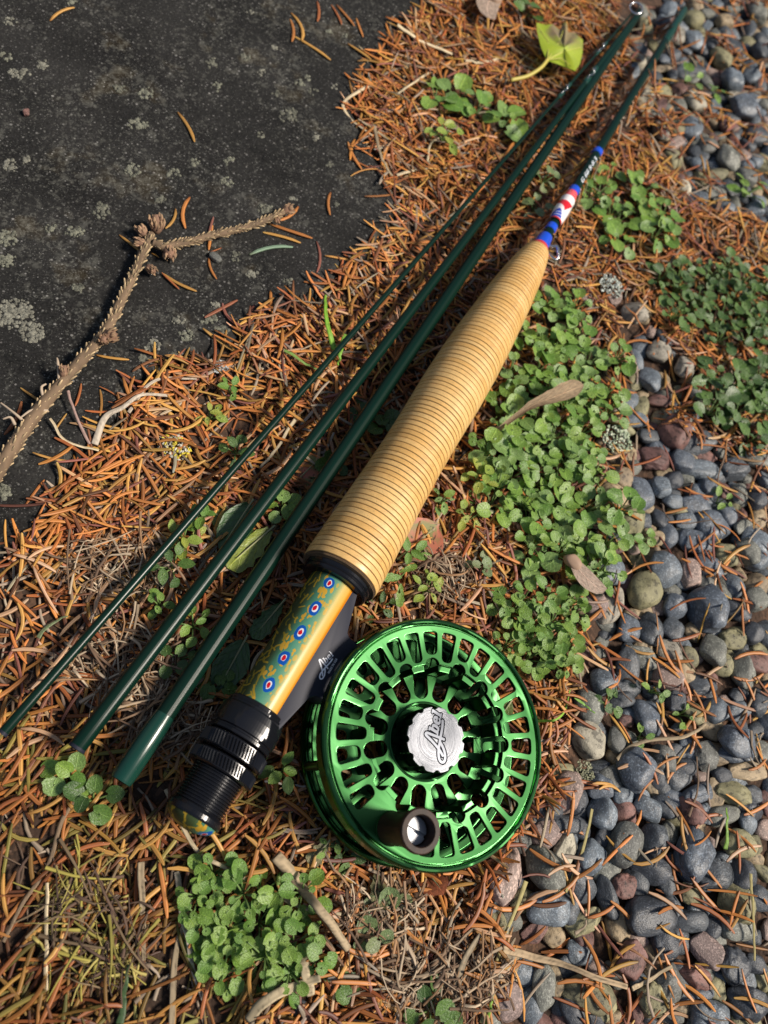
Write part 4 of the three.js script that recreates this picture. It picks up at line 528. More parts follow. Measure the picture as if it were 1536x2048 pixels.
{
  rnd = rng(1203); const mb = new MB(); let n = 0;
  for (let k = 0; k < 165000; k++) {
    const x = R2(AREA[0], AREA[1]), z = R2(AREA[2], AREA[3]); if (!inView(x, z)) continue;
    const s = inSlab(x, z), q = px(V(x, 0.004, z)); let keep = 1;
    if (s) { const d = edgeDist(slabEdge, x, z); keep = Math.exp(-d / 0.0034) * 0.8; if (d > 0.016) keep = 0; }
    else if (inGravel(x, z)) keep = 0.022 + 0.11 * smooth(0.48, 0.7, fbm(x * 30, z * 30, 2, 3)) * (q[1] < 1000 ? 1.4 : 0.8);
    else if (inWeeds(x, z)) keep = 0.3;
    else { const f = fbm(x * 26, z * 26, 12, 3); keep = 0.42 + 0.58 * smooth(0.36, 0.6, f); if (q[0] < 480 && q[1] > 1560) keep *= 0.66; if (q[0] < 560 && q[1] > 1130 && q[1] < 1560) keep *= 0.6; }
    if (rnd() > keep * 0.62) continue;
    const corner = q[0] < 520 && q[1] > 1450, L = R2(0.0105, 0.0185) * (corner ? 1.15 : 1), w = R2(0.00105, 0.00165) * (rnd() < 0.3 ? 0.68 : 1), bend = (rnd() - 0.5) * (rnd() < 0.25 ? 2.4 : 1.1), yaw = corner ? R2(0.6, 2.6) + (rnd() < 0.4 ? R2(0, 3) : 0) : R2(0, 6.28);
    const P = lay(x, z, yaw, L, bend, w, Math.min(s ? 0.0145 : inGravel(x, z) ? 0.02 : 0.0125, cap(x, z))); if (!P) continue;
    const key = corner ? pick(['ochre', 'ochre', 'orange', 'rust', 'olive', 'brown', 'orange']) : pick(['orange', 'orange', 'orange', 'rust', 'rust', 'tan', 'ochre', 'ochre', 'brown', 'plum', 'orange', 'grey']), c = tones[key], oldShade = smooth(700, 250, q[0]) * smooth(1350, 1750, q[1]), f = R2(0.5, 1.35) * (1 - 0.42 * oldShade);  // lower-left needles: browner with age, corner shade also painted into their colour
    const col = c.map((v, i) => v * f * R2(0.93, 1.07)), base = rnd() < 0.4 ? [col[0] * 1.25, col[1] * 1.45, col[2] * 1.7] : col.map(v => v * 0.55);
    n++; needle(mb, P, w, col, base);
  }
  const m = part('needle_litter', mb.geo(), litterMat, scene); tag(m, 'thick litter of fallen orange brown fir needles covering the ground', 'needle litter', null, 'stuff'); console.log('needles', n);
}
const oneGeo = Array.from({ length: 14 }, (_, i) => { const mb = new MB(), b = (i - 6.5) / 6.5 * 1.15, w = 0.00165; needle(mb, needlePlan(0.016, b).map(([a, c]) => V(a, Math.sin(a * 180) * 0.0003, c)), w, [1, 1, 1], i % 2 ? [0.6, 0.5, 0.45] : [1.2, 1.4, 1.6]); const g = mb.geo(); g.userData.bend = b; return g; });
const oneMats = {}; for (const [k, c] of Object.entries(tones)) oneMats[k] = [0.85, 1.1].map(f => new THREE.MeshStandardMaterial({ vertexColors: true, roughness: 0.5, color: C3(c[0] * f, c[1] * f, c[2] * f) })); oneMats.green = [std(0.2, 0.3, 0.2, 0.5, { vertexColors: true })];
function oneNeedle(a, b, key, gi, label, group) {        // a, b: its ends in the world
  const g = gi === undefined ? pick(oneGeo) : oneGeo[gi], m = part('pine_needle', g, pick(oneMats[key]), scene), d = b.clone().sub(a), L = d.length(), chord = 0.016 * (1 - g.userData.bend ** 2 / 24) + 0.0008;
  const X = d.clone().normalize(), Z = V(0, 0, 0).crossVectors(X, V(0, 1, 0)).normalize(), Y = V(0, 0, 0).crossVectors(Z, X); m.quaternion.setFromRotationMatrix(new THREE.Matrix4().makeBasis(X, Y, Z)); m.position.copy(a).add(b).multiplyScalar(0.5); const k = L / chord; m.scale.set(k, 1 + (k - 1) * 0.4, k < 1 ? k : 1 + (k - 1) * 0.5);
  tag(m, label, 'needle', group); for (let i = 0; i <= 16; i++) { const p = a.clone().lerp(b, i / 16); hUp(p.x, p.z, p.y + 0.0003); } return m;
}
{ // needles lying by themselves on the slab: both ends in the photograph
  rnd = rng(64);
  const A = [[200, 82, 292, 25, 'ochre', 11], [718, 448, 795, 575, 'ochre', 9], [1180, 45, 1240, 165, 'ochre', 13], [1175, 70, 1190, 170, 'orange', 10], [1190, 140, 1340, 240, 'ochre', 8], [1283, 0, 1290, 88, 'rust', 9], [1340, 15, 1385, 100, 'rust', 8], [1360, 15, 1435, 108, 'orange', 7], [1440, 70, 1467, 150, 'orange', 6], [1405, 170, 1500, 245, 'ochre', 7], [1470, 200, 1536, 215, 'ochre', 6], [1405, 570, 1455, 688, 'orange', 4], [1335, 775, 1325, 870, 'orange', 3], [765, 790, 730, 920, 'orange', 1], [712, 840, 680, 930, 'ochre', 11], [1450, 325, 1450, 410, 'rust', 6]].map(q => [q[0] * 0.4948, q[1] * 0.4948, q[2] * 0.4948, q[3] * 0.4948, q[4], q[5]]);
  const B = [[570, 210, 680, 300, 'ochre', 7], [1435, 75, 1340, 160, 'orange', 11], [1260, 200, 1445, 250, 'ochre', 8], [1285, 155, 1500, 235, 'orange', 6], [1195, 305, 1400, 260, 'green', 11], [1020, 165, 1000, 290, 'orange', 6], [1025, 125, 1000, 220, 'plum', 6], [1000, 320, 1030, 430, 'orange', 3], [1065, 275, 1010, 300, 'rust', 7], [780, 400, 940, 495, 'ochre', 4], [775, 400, 860, 480, 'rust', 6], [460, 790, 620, 820, 'ochre', 5], [725, 300, 765, 325, 'ochre', 7], [95, 945, 200, 1020, 'ochre', 6], [390, 925, 365, 1040, 'rust', 8], [320, 1070, 265, 1150, 'ochre', 6], [105, 1010, 35, 1180, 'rust', 10], [1255, 560, 1300, 700, 'rust', 1]].map(q => [q[0] * 0.4167, 380 + q[1] * 0.4167, q[2] * 0.4167, 380 + q[3] * 0.4167, q[4], q[5]]);
  const where = (x, y) => y < 60 && x < 200 ? 'near the top left corner of the slab' : x > 560 && y < 130 ? 'on the slab near its top right' : x > 640 && y < 240 ? 'on the slab beside its upper right edge' : y < 330 ? 'alone in the middle of the slab' : x > 500 && y < 520 ? 'on the slab by the side twig tip' : x > 390 && y < 580 ? 'on the slab below the side twig' : y < 460 ? 'on the slab above the twig fork' : x < 130 ? 'on the slab beside the thick twig end' : 'on the slab close to the twig stem';
  const n = {}, all = [...A, ...B].map(q => ({ q, key: `${{ ochre: 'yellowish', orange: 'orange', rust: 'rusty brown', plum: 'dull purple brown', green: 'pale green' }[q[4]]} fir needle ${where((q[0] + q[2]) / 2, (q[1] + q[3]) / 2)}` }));
  for (const o of all) (n[o.key] ??= []).push(o);
  for (const list of Object.values(n)) { list.sort((a, b) => a.q[0] + a.q[2] - b.q[0] - b.q[2]); list.forEach((o, i) => { o.label = o.key + (list.length > 1 ? `, ${['leftmost', 'second from left', 'third from left', 'fourth from left'][i]}` : ''); }); }
  for (const { q, label } of all) { const f = (x, y) => { const p = at(x, y, SLABY + 0.0006); p.y = Math.max(hAt(p.x, p.z) + 0.0005, p.y - 0.001); return p; }; oneNeedle(f(q[0], q[1]), f(q[2], q[3]), q[4], q[5], label, 'needles lying on the stone slab'); }
}
{ // the uppermost needles of the litter, where they show largest, and the ones on the pebbles
  rnd = rng(1771); let n = 0, tries = 0;
  const zones = [[(x, y) => x > 1000 && y > 1250, 58, 'across the pebbles beside the reel', 'needles lying on the gravel'], [(x, y) => x < 620 && y > 1560, 66, 'in the litter below the rod ends', 'needles at the lower left'], [(x, y) => x > 620 && x < 1020 && y > 1720, 34, 'in the litter below the reel', 'needles below the reel'], [(x, y) => x < 600 && y > 900 && y < 1500, 60, 'in the litter left of the reel seat', 'needles left of the reel seat'], [(x, y) => x > 1180 && y > 600 && y < 1250, 26, 'across the pebbles beside the big weed patch', 'needles on the gravel beside the weeds']];
  for (const [test, want, say, group] of zones) for (let k = 0, got = 0; k < 6000 && got < want; k++) {
    const x = R2(AREA[0], AREA[1]), z = R2(AREA[2], AREA[3]), q = px(V(x, 0.006, z)); if (q[0] < 0 || q[0] > 1536 || q[1] > 2048 || !test(q[0], q[1]) || inSlab(x, z) || reelFloor(x, z) !== null || underRod(x, z) !== null) continue;
    const yaw = R2(0, 6.28), L = R2(0.012, 0.0195), P = lay(x, z, yaw, L, 0, 0.0015, 0.02); if (!P) continue; got++;
    const key = pick(q[0] < 620 && q[1] > 1560 ? ['ochre', 'orange', 'ochre', 'olive', 'rust'] : ['orange', 'orange', 'rust', 'ochre', 'tan']);
    oneNeedle(P[0], P[5], key, undefined, `${{ ochre: 'yellowish', orange: 'orange', rust: 'rusty brown', olive: 'olive yellow', tan: 'pale tan' }[key]} fir needle ${say}`, group + ' (' + key + ')');
  }
}

// ---------------------------------------------------------------- the spruce twig on the slab
{
  rnd = rng(333); const S = (x, y, h) => { const p = at(x, y, SLABY + h); return p; };
  const twig = thing('spruce_twig', 'bare forked spruce twig with peg-covered bark lying across the stone slab', 'twig');
  const barkMat = new THREE.MeshStandardMaterial({ vertexColors: true, roughness: 0.85, color: C3(1, 1, 1) });
  const branch = (name, pts, r, step, pegL) => {
    const mb = new MB(), cv = new THREE.CatmullRomCurve3(pts), L = cv.getLength(), P = cv.getPoints(Math.ceil(L / 0.0016)), tone = (t, k) => { const f = 0.45 + 0.7 * noise3(t * 60, k * 1.7, 3) + 0.5 * noise3(t * 9, k * 0.6, 8); return [0.15 * f, 0.1 * f, 0.06 * f]; };
    mb.tube(P, t => r(t) * (0.9 + 0.22 * noise3(t * 24, 2, 7)), 10, tone);
    let q = 0; for (let s = 0.002; s < L - 0.001; s += step) { // pegs the needles left behind, in a spiral
      const t = s / L, p = cv.getPointAt(t), T = cv.getTangentAt(t), A = V(0, 0, 0).crossVectors(T, V(0, 1, 0)).normalize(), B = V(0, 0, 0).crossVectors(A, T); q += 2.4 + R2(-0.35, 0.35);
      const N = A.clone().multiplyScalar(Math.cos(q)).addScaledVector(B, Math.sin(q)), rr = r(t), l = pegL * R2(0.35, 1.45), b = p.clone().addScaledVector(N, rr * 0.82), m = b.clone().addScaledVector(N, l * 0.55).addScaledVector(T, l * 0.6), e = m.clone().addScaledVector(N, l * 0.4).addScaledVector(T, l * 0.75), f = R2(0.6, 1.35);
      mb.tube([b.clone().addScaledVector(T, -l * 0.5), m, e], u => l * (0.42 - 0.2 * u), 5, u => [0.42 * f * (0.35 + u * 0.9), 0.31 * f * (0.35 + u * 0.9), 0.175 * f * (0.35 + u * 0.9)]);
    }
    return part(name, mb.geo(), barkMat, twig);
  };
  branch('stem', [[-90, 1075, 0.006], [-10, 950, 0.0058], [70, 830, 0.0055], [150, 735, 0.0052], [212, 660, 0.005], [250, 585, 0.0046], [283, 512, 0.0045], [303, 468, 0.0045]].map(q => S(...q)), t => 0.0027 - 0.0009 * smooth(0, 0.75, t), 0.00034, 0.00095);
  branch('side_branch', [[306, 486, 0.005], [326, 493, 0.005], [350, 490, 0.005], [420, 472, 0.0046], [500, 452, 0.0042], [568, 424, 0.004]].map(q => S(...q)), t => 0.0017 - 0.0003 * t, 0.0003, 0.0009);
  const bud = (x, y, h, r, dir, name = 'bud') => { // a bud of overlapping scales
    const c = S(x, y, h), mb = new MB(), D = dir.clone().normalize(), A = V(0, 0, 0).crossVectors(D, V(0, 1, 0)).normalize(), B = V(0, 0, 0).crossVectors(A, D);
    const prof = []; for (let i = 0; i <= 6; i++) { const t = i / 6; prof.push(c.clone().addScaledVector(D, (t - 0.5) * 2.3 * r)); } mb.tube(prof, t => r * 0.85 * Math.pow(Math.sin(Math.PI * (0.12 + t * 0.8)), 0.7), 9, (t, k) => { const f = 0.7 + 0.6 * noise3(t * 7, k, r * 900); return [0.22 * f, 0.125 * f, 0.08 * f]; });
    for (let k = 0; k < 22; k++) { const t = R2(-0.8, 0.8), a = k * 2.4, N = A.clone().multiplyScalar(Math.cos(a)).addScaledVector(B, Math.sin(a)), b = c.clone().addScaledVector(D, t * r).addScaledVector(N, r * 0.72 * Math.sqrt(1.05 - t * t)), f = R2(0.7, 1.4); mb.tube([b, b.clone().addScaledVector(D, r * 0.4).addScaledVector(N, r * 0.25), b.clone().addScaledVector(D, r * 0.75).addScaledVector(N, r * 0.2)], u => r * 0.3 * (1 - u * 0.75), 5, u => [0.27 * f, (0.16 + 0.02 * u) * f, 0.1 * f], 0.6); }
    return part(name, mb.geo(), barkMat, twig);
  };
  bud(313, 448, 0.006, 0.0034, UPV.clone().multiplyScalar(0.5).addScaledVector(V(0, 1, 0), 0.5)); bud(284, 463, 0.0045, 0.0023, V(-0.8, 0.3, -0.2)); bud(338, 502, 0.0042, 0.0029, V(0.6, -0.1, 0.6)); bud(281, 486, 0.005, 0.0022, V(-0.6, 0.2, 0.5)); bud(302, 538, 0.004, 0.002, V(0.9, 0.1, 0.2));
  bud(575, 419, 0.0046, 0.0024, V(0.5, 0.2, -0.6)); bud(553, 438, 0.0035, 0.0016, V(0.8, 0, 0.4)); bud(218, 672, 0.0065, 0.0027, V(0.5, 0.3, -0.4)); bud(206, 680, 0.0072, 0.0022, V(0.3, 0.8, 0.2));
  bud(127, 742, 0.0078, 0.0019, V(-0.4, 0.6, -0.8), 'scale');
  const sh = new MB(); for (const [a, b] of [[[118, 762], [114, 716]], [[96, 822], [40, 836]], [[48, 843], [2, 806]], [[30, 850], [6, 838]], [[88, 800], [92, 768]]]) { const p = S(a[0], a[1], 0.006), q = S(b[0], b[1], 0.007); sh.tube(curve([p, p.clone().lerp(q, 0.5).add(V(R2(-1, 1) * 0.002, 0.001, R2(-1, 1) * 0.002)), q], 8), t => 0.0007 * (1 - t * 0.5), 5, () => [0.42, 0.33, 0.24]); } part('dry_shred', sh.geo(), barkMat, twig);
}

// ---------------------------------------------------------------- loose dry stems and straws, each of them a thing
function stem(name, label, cat, pts, w0, w1, col, flat = 0.42, group) { // pts: places in the photograph; rests on the litter
  const P = pts.map(([x, y, h]) => { const p = at(x, y, 0.007), g = at(x, y, Math.max(hAt(p.x, p.z), 0.001) + (h || 0) + w0 * 0.4); return g; }), cv = curve(P, Math.max(18, pts.length * 12)), mb = new MB(), o = rnd() * 90; cv.forEach((p, i) => { const t = i / cv.length; p.x += (noise3(t * 6, o, 2) - 0.5) * 0.0007; p.z += (noise3(t * 6, o, 5) - 0.5) * 0.0007; p.y += (noise3(t * 9, o, 8) - 0.5) * 0.0008; });
  mb.tube(cv, t => (w0 + (w1 - w0) * t) * 0.5 * (0.85 + 0.28 * noise3(t * 5, o, 1)), 11, (t, k) => { const f = 0.35 + 0.75 * hash3(k, 3, Math.floor(o)) + 0.4 * noise3(k * 1.3, t * 12, o) + (noise3(t * 60, k, o) > 0.72 ? -0.3 : 0); return [col[0] * f, col[1] * f, col[2] * f]; }, flat);
  return tag(part(name, mb.geo(), fadedMat, scene), label, cat, group);
}
rnd = rng(4711);
const pale = [0.55, 0.45, 0.29], greyS = [0.38, 0.295, 0.185], brownS = [0.24, 0.165, 0.1], oliveS = [0.36, 0.31, 0.13];
[['dry_straw', 'long pale straw slanting below the reel seat end to the weed patch', 'straw', [[332, 1580], [392, 1702], [440, 1730], [520, 1776], [612, 1818], [682, 1830]], 0.0016, 0.0012, pale],
['dry_straw', 'broad flat grey straw standing upright left of the low weed patch', 'straw', [[281, 1725, .002], [284, 1790, .002], [286, 1860, .001], [288, 1920]], 0.0024, 0.0012, greyS, 0.3],
['dry_straw', 'thin pale straw running steeply left of the broad flat straw', 'straw', [[95, 1765, .002], [93, 1850, .001], [92, 1980]], 0.0009, 0.0012, pale],
['dry_twig', 'dark brown dry stem slanting at the far lower left', 'stem', [[8, 1882], [52, 1795], [96, 1730], [130, 1632], [160, 1590]], 0.0012, 0.0016, brownS],
['dry_straw', 'greyish straw bent along the left of the low weed patch', 'straw', [[345, 2048], [352, 1900], [372, 1838], [398, 1730]], 0.0020, 0.0012, greyS, 0.4],
['dry_straw', 'pale grey straw crossing the bent one at the low weed patch', 'straw', [[352, 1745], [366, 1835], [384, 1925], [405, 2000]], 0.0022, 0.0012, [0.42, 0.37, 0.29], 0.4],
['dry_twig', 'split grey woody stem pointing from the reel frame toward the bottom', 'stem', [[553, 1712, .003], [600, 1770, .003], [638, 1815, .002], [672, 1862, .001], [696, 1900]], 0.0042, 0.0022, greyS, 0.5],
['dry_twig', 'pale woody stem lying along the lower edge of the low weed patch', 'stem', [[495, 2040], [540, 1995], [590, 1973], [640, 1955]], 0.0036, 0.0026, [0.4, 0.33, 0.21], 0.5],
['dry_twig', 'short thick pale stem piece standing below the low weed patch', 'stem', [[603, 1908, .003], [612, 1950, .002], [622, 1990]], 0.0036, 0.003, pale, 0.5],
['dry_straw', 'long straight straw left of the pinkish brown stone below the reel', 'straw', [[1052, 1762, .003], [1018, 1850, .002], [994, 1920], [978, 2000], [962, 2048]], 0.0016, 0.0014, oliveS],
['dry_twig', 'dry brown stem leading from the litter over the lower gravel', 'stem', [[1005, 1898], [1060, 1912], [1125, 1928, .001], [1180, 1952, .002], [1256, 1974, .003]], 0.0026, 0.0018, [0.38, 0.28, 0.17]],
['dry_straw', 'short grey straw rising right from the end of the brown stem', 'straw', [[1262, 1978, .003], [1290, 1966, .002], [1342, 1934]], 0.0018, 0.0012, greyS],
['dry_straw', 'thin olive straw leaning over the pebbles below the reel', 'straw', [[1184, 1618, .002], [1168, 1690, .002], [1150, 1740], [1132, 1784]], 0.0012, 0.001, oliveS],
['dry_straw', 'thin upright straw over pebbles near the lower right edge', 'straw', [[1500, 1748, .002], [1507, 1820, .002], [1508, 1920]], 0.0014, 0.0009, oliveS],
['dry_twig', 'curved grey brown stem draped over pebbles right of the reel', 'stem', [[1234, 1518], [1262, 1495], [1292, 1482, .002], [1365, 1475, .003], [1392, 1462], [1412, 1448]], 0.0018, 0.0012, greyS],
['dry_twig', 'whitish branching stem at the slab edge under the twig', 'stem', [[190, 890], [212, 832], [250, 812], [280, 790], [338, 790]], 0.0026, 0.0012, [0.56, 0.48, 0.38]],
['dry_twig', 'thin purplish stem crossing the twig near the slab edge', 'stem', [[136, 782, .004], [152, 830, .002], [180, 888]], 0.0011, 0.0011, [0.3, 0.2, 0.17]],
['dry_twig', 'pale stem from the thick twig into the litter', 'stem', [[100, 838, .002], [130, 880], [198, 902]], 0.0011, 0.0009, pale],
['dry_twig', 'whitish straw along the slab edge above the needles', 'stem', [[258, 826], [300, 768], [345, 757], [392, 758]], 0.0014, 0.001, [0.5, 0.42, 0.33]],
['dry_twig', 'pale stem pointing over the slab edge, uppermost at its top right corner', 'stem', [[795, 49, .002], [842, 82, .001], [905, 108]], 0.0028, 0.0022, pale],
['dry_twig', 'bent pale stem reaching over the right edge of the slab', 'stem', [[772, 156], [720, 182, .001], [686, 210], [702, 238], [745, 272]], 0.0020, 0.001, pale],
['dry_twig', 'straight pale stem left of the small top weed patch', 'stem', [[906, 122], [850, 150], [812, 175], [772, 204]], 0.0018, 0.0013, pale],
['dry_twig', 'greyish stem going down along the right slab edge', 'stem', [[748, 250], [764, 315], [785, 352]], 0.0018, 0.0012, greyS],
['dry_twig', 'pale stem left of the yellow green leaf', 'stem', [[930, 120], [962, 126], [996, 118]], 0.0021, 0.0015, pale],
['dry_twig', 'thin brown stem ending at the yellow green leaf stalk', 'stem', [[984, 60], [1030, 100], [1082, 128]], 0.0014, 0.001, brownS],
['dry_twig', 'curved pale tendril below the small top weed patch', 'stem', [[855, 322], [865, 282], [905, 276], [920, 300]], 0.0014, 0.001, pale],
['dry_twig', 'pale stem between slab corner and rod sections', 'stem', [[795, 350], [850, 338], [905, 345]], 0.0016, 0.0012, pale],
['dry_straw', 'thin straw lying between the two left rod sections', 'straw', [[590, 838, .001], [548, 905], [520, 935]], 0.0016, 0.001, pale],
['dry_twig', 'black curved stem in the shade right of the grip', 'stem', [[945, 888], [915, 925], [903, 958]], 0.0013, 0.0009, [0.04, 0.03, 0.03]],
['dry_twig', 'pale curved strip beside the pale dead weed', 'stem', [[976, 1022], [1005, 1030], [1018, 1062]], 0.002, 0.001, [0.42, 0.43, 0.26], 0.4],
['dry_twig', 'thin straw sticking out between reel seat and reel', 'stem', [[530, 1562], [580, 1570], [612, 1573]], 0.0008, 0.0007, [0.5, 0.46, 0.4]],
['dry_twig', 'thin dark stem hanging from the reel rim', 'stem', [[826, 1748], [842, 1790], [852, 1825]], 0.0009, 0.0008, [0.2, 0.16, 0.12]],
['dry_twig', 'thin grey stem below the reel frame', 'stem', [[720, 1780, .001], [755, 1830], [790, 1865]], 0.0009, 0.0008, [0.25, 0.2, 0.15]],
['dry_twig', 'pale twisted stem at the dead tuft below the reel', 'stem', [[910, 2005], [925, 1930], [960, 1870]], 0.0034, 0.0014, [0.3, 0.24, 0.16], 0.5]].forEach(a => stem(...a));
// tufts of dead grass: each one thing, its shreds too many to count
function tuft(label, x, y, w, h, n, seed, cols) {
  rnd = rng(seed); const mb = new MB();
  for (let k = 0; k < n; k++) { const a = R2(0, 6.28), q = Math.sqrt(rnd()), X = x + Math.cos(a) * w * q, Y = y + Math.sin(a) * h * q, p = at(X, Y, 0.006), y0 = hAt(p.x, p.z), L = R2(0.005, 0.024), d = R2(0, 6.28), c = pick(cols), f = R2(0.6, 1.3), r = R2(0.0002, 0.00075), b = R2(-1, 1) * R2(0, 1.4);
    const P = []; for (let i = 0; i <= 5; i++) { const t = i / 5 - 0.5, D = d + b * t; P.push(V(p.x + Math.cos(D) * L * t, y0 + R2(0, 0.0012) + Math.sin((t + 0.5) * 3.14) * R2(0, 0.003), p.z + Math.sin(D) * L * t)); } mb.tube(P, t => r * (1 - 0.6 * t), 5, (t, s) => c.map(v => v * f * (s % 2 ? 1.15 : 0.75)), 0.5); }
  tag(part('dead_grass_tuft', mb.geo(), fadedMat, scene), label, 'dry grass');
}
const dryC = [[0.36, 0.27, 0.18], [0.22, 0.14, 0.085], [0.46, 0.36, 0.25], [0.13, 0.08, 0.05], [0.28, 0.16, 0.08]];
tuft('matted greyish dead grass tuft right of the reel seat top', 885, 1150, 62, 42, 110, 1, dryC);
tuft('matted dead grass tuft between the rod ends and the reel seat', 255, 1330, 130, 80, 190, 2, dryC);
tuft('pale dead grass tuft lying under the thick rod section end', 330, 1440, 90, 60, 130, 3, dryC);
tuft('dead brown grass tuft with curled shreds below the reel', 880, 1960, 120, 70, 200, 4, dryC);
tuft('yellowish dried moss tuft at the lower left', 190, 1850, 120, 120, 150, 5, [[0.28, 0.24, 0.05], [0.16, 0.11, 0.06], [0.36, 0.3, 0.09], [0.1, 0.06, 0.04]]);
tuft('dead brown grass tuft left of the thin rod section', 240, 1130, 130, 60, 170, 6, dryC);
tuft('curled dead grass under the low edge of the reel frame', 760, 1830, 80, 60, 120, 7, dryC);

// ---------------------------------------------------------------- leaves
const veinTex = dataTex(256, (u, v) => { const c = Math.abs(v - 0.5), side = Math.abs(((u * 5 - c * 3.4) % 1 + 1) % 1 - 0.5), vein = Math.max(smooth(0.03, 0.0, c), smooth(0.07, 0.0, side) * 0.55), n = tnoise(u, v, 16, 4, 4); const s = 0.5 + (n - 0.5) * 0.5 + vein * 0.5; return [s * (1 + vein * 0.2), s, s * 0.95]; });
const leafMat = (r, g, b, o = {}) => phy(r * 2.25, g * 2.15, b * 1.85, 0.42, { map: veinTex, bumpMap: veinTex, bumpScale: 0.0003, side: THREE.DoubleSide, transmission: 0.22, thickness: 0, ...o });
function leafGeo(kind, seed) {                          // one unit long from its base along +x, face up
  const r = rng(seed), nL = kind === 'lobed' ? 16 : 7, nW = 4, mb = new MB(), uv = [], cup = 0.1 + r() * 0.3, droop = -0.1 + r() * 0.35, tw = (r() - 0.5) * 0.4, o = r() * 40;
  for (let i = 0; i <= nL; i++) for (let j = 0; j <= nW; j++) {
    const t = i / nL, s = j / nW * 2 - 1; let w, x = t;
    if (kind === 'round') { w = 0.53 * Math.pow(Math.max(0, 1 - (2 * t - 1) ** 2), 0.5) * (t < 0.5 ? 1.08 : 1); x = t - 0.17 * Math.abs(s) * (1 - t) ** 2 * (t < 0.15 ? 1 : 1) - 0.02; if (i === 0) w = 0.2; if (i === nL) w = 0.1; }
    else if (kind === 'oval') { w = 0.31 * Math.pow(Math.sin(Math.PI * Math.min(1, 0.05 + t * 0.95)), 0.75) + 0.01; }
    else if (kind === 'lobed') { w = (0.06 + 0.16 * t + 0.06 * Math.sin(t * 3.1)) * (0.72 + 0.42 * Math.abs(((t * 4.2) % 1) - 0.25)) * (t > 0.8 ? Math.sqrt(Math.max(0, (1 - t) / 0.2)) * 0.95 + 0.05 : 1); }
    w *= 0.93 + 0.16 * noise3(t * 5, s > 0 ? 3 : 8, o);
    const z = s * w, y = cup * (z * z) * 1.6 - droop * t * t * 0.45 + Math.abs(s) * w * 0.1 + (noise3(t * 4, s * 2, o) - 0.5) * 0.05 + tw * z * t;
    mb.v(x, y, z); uv.push(t, s * 0.5 + 0.5);
  }
  for (let i = 0; i < nL; i++) for (let j = 0; j < nW; j++) { const a = i * (nW + 1) + j; mb.q(a, a + 1, a + nW + 2, a + nW + 1); }
  const g = mb.geo(); g.setAttribute('uv', new THREE.Float32BufferAttribute(uv, 2)); return g;
}
const roundLeaves = Array.from({ length: 10 }, (_, i) => leafGeo('round', 700 + i)), ovalLeaves = Array.from({ length: 6 }, (_, i) => leafGeo('oval', 800 + i)), lobedLeaves = Array.from({ length: 5 }, (_, i) => leafGeo('lobed', 850 + i));
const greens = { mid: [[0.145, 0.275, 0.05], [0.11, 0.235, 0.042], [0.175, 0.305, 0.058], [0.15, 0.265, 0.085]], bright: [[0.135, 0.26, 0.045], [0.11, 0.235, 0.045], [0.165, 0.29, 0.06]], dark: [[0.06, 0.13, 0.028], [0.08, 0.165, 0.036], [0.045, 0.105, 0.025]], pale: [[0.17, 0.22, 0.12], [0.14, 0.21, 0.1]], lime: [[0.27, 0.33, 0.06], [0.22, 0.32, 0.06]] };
const leafMats = {}; for (const [k, l] of Object.entries(greens)) leafMats[k] = l.map(c => leafMat(...c));
const stalkMat = std(0.12, 0.2, 0.05, 0.6);
function weed(x, y, o, label, group) {                  // a low plant: stalks from one root, each with its leaf
  const root = at(x, y, 0.004); root.y = Math.min(hAt(root.x, root.z), 0.007) - 0.001;
  const t = thing(o.name || 'weed_plant', label, o.cat || 'weed', group); t.position.copy(root);
  const n = o.n, stalks = new MB(), a0 = R2(0, 6.28);
  for (let k = 0; k < n; k++) {
    const a = a0 + k * 2.4 + R2(-0.4, 0.4), q = Math.sqrt((k + 0.4) / n), reach = o.reach * (0.2 + 0.9 * q), size = R2(o.s0, o.s1) * (o.young === 0 ? 0.7 : k < 2 ? 0.55 : 1), hgt = o.h * (1.2 - 0.75 * q) * R2(0.7, 1.2) + 0.002;
    const tip = V(Math.cos(a) * reach, hgt, Math.sin(a) * reach);
    stalks.tube(curve([V(0, 0, 0), V(tip.x * 0.45, hgt * 0.75, tip.z * 0.45), tip], 5), 0.00032, 5);
    const m = part('leaf', pick(o.kind === 'oval' ? ovalLeaves : o.kind === 'lobed' ? lobedLeaves : roundLeaves), pick(leafMats[o.tone]), t);
    const ya = a + R2(-0.9, 0.9); m.position.copy(tip); m.rotation.set(R2(-0.4, 0.4), -ya, R2(-0.35, 0.35) + (o.lift || 0), 'YXZ'); m.scale.set(size, size, size * R2(0.9, 1.12));
    if (o.spread) m.position.addScaledVector(V(Math.cos(ya), 0, Math.sin(ya)), -size * 0.4);
  }
  part('stalk', stalks.geo(), stalkMat, t); return t;
}
function fill(poly, step, o, label, group) {
  const xs = poly.map(p => p[0]), ys = poly.map(p => p[1]);
  for (let Y = Math.min(...ys); Y <= Math.max(...ys); Y += step[1]) for (let X = Math.min(...xs) + ((Y / step[1]) % 2 ? step[0] / 2 : 0); X <= Math.max(...xs); X += step[0]) { const x = X + R2(-0.4, 0.4) * step[0], y = Y + R2(-0.4, 0.4) * step[1]; if (!inside(poly, x, y)) continue; const p = at(x, y, 0.006); if (reelFloor(p.x, p.z) !== null) continue; if (rnd() < (o.skip || 0)) continue; weed(x, y, { ...o, n: o.n + Math.floor(R2(-1, 2)) }, label, group); }
}
rnd = rng(2024);
fill(weedPatches.big, [46, 50], { n: 9, reach: 0.0088, s0: 0.0032, s1: 0.0078, h: 0.008, tone: 'mid', young: 1, spread: 1 }, 'round-leaved weed in the big patch beside the grip', 'weeds of the big patch right of the grip');
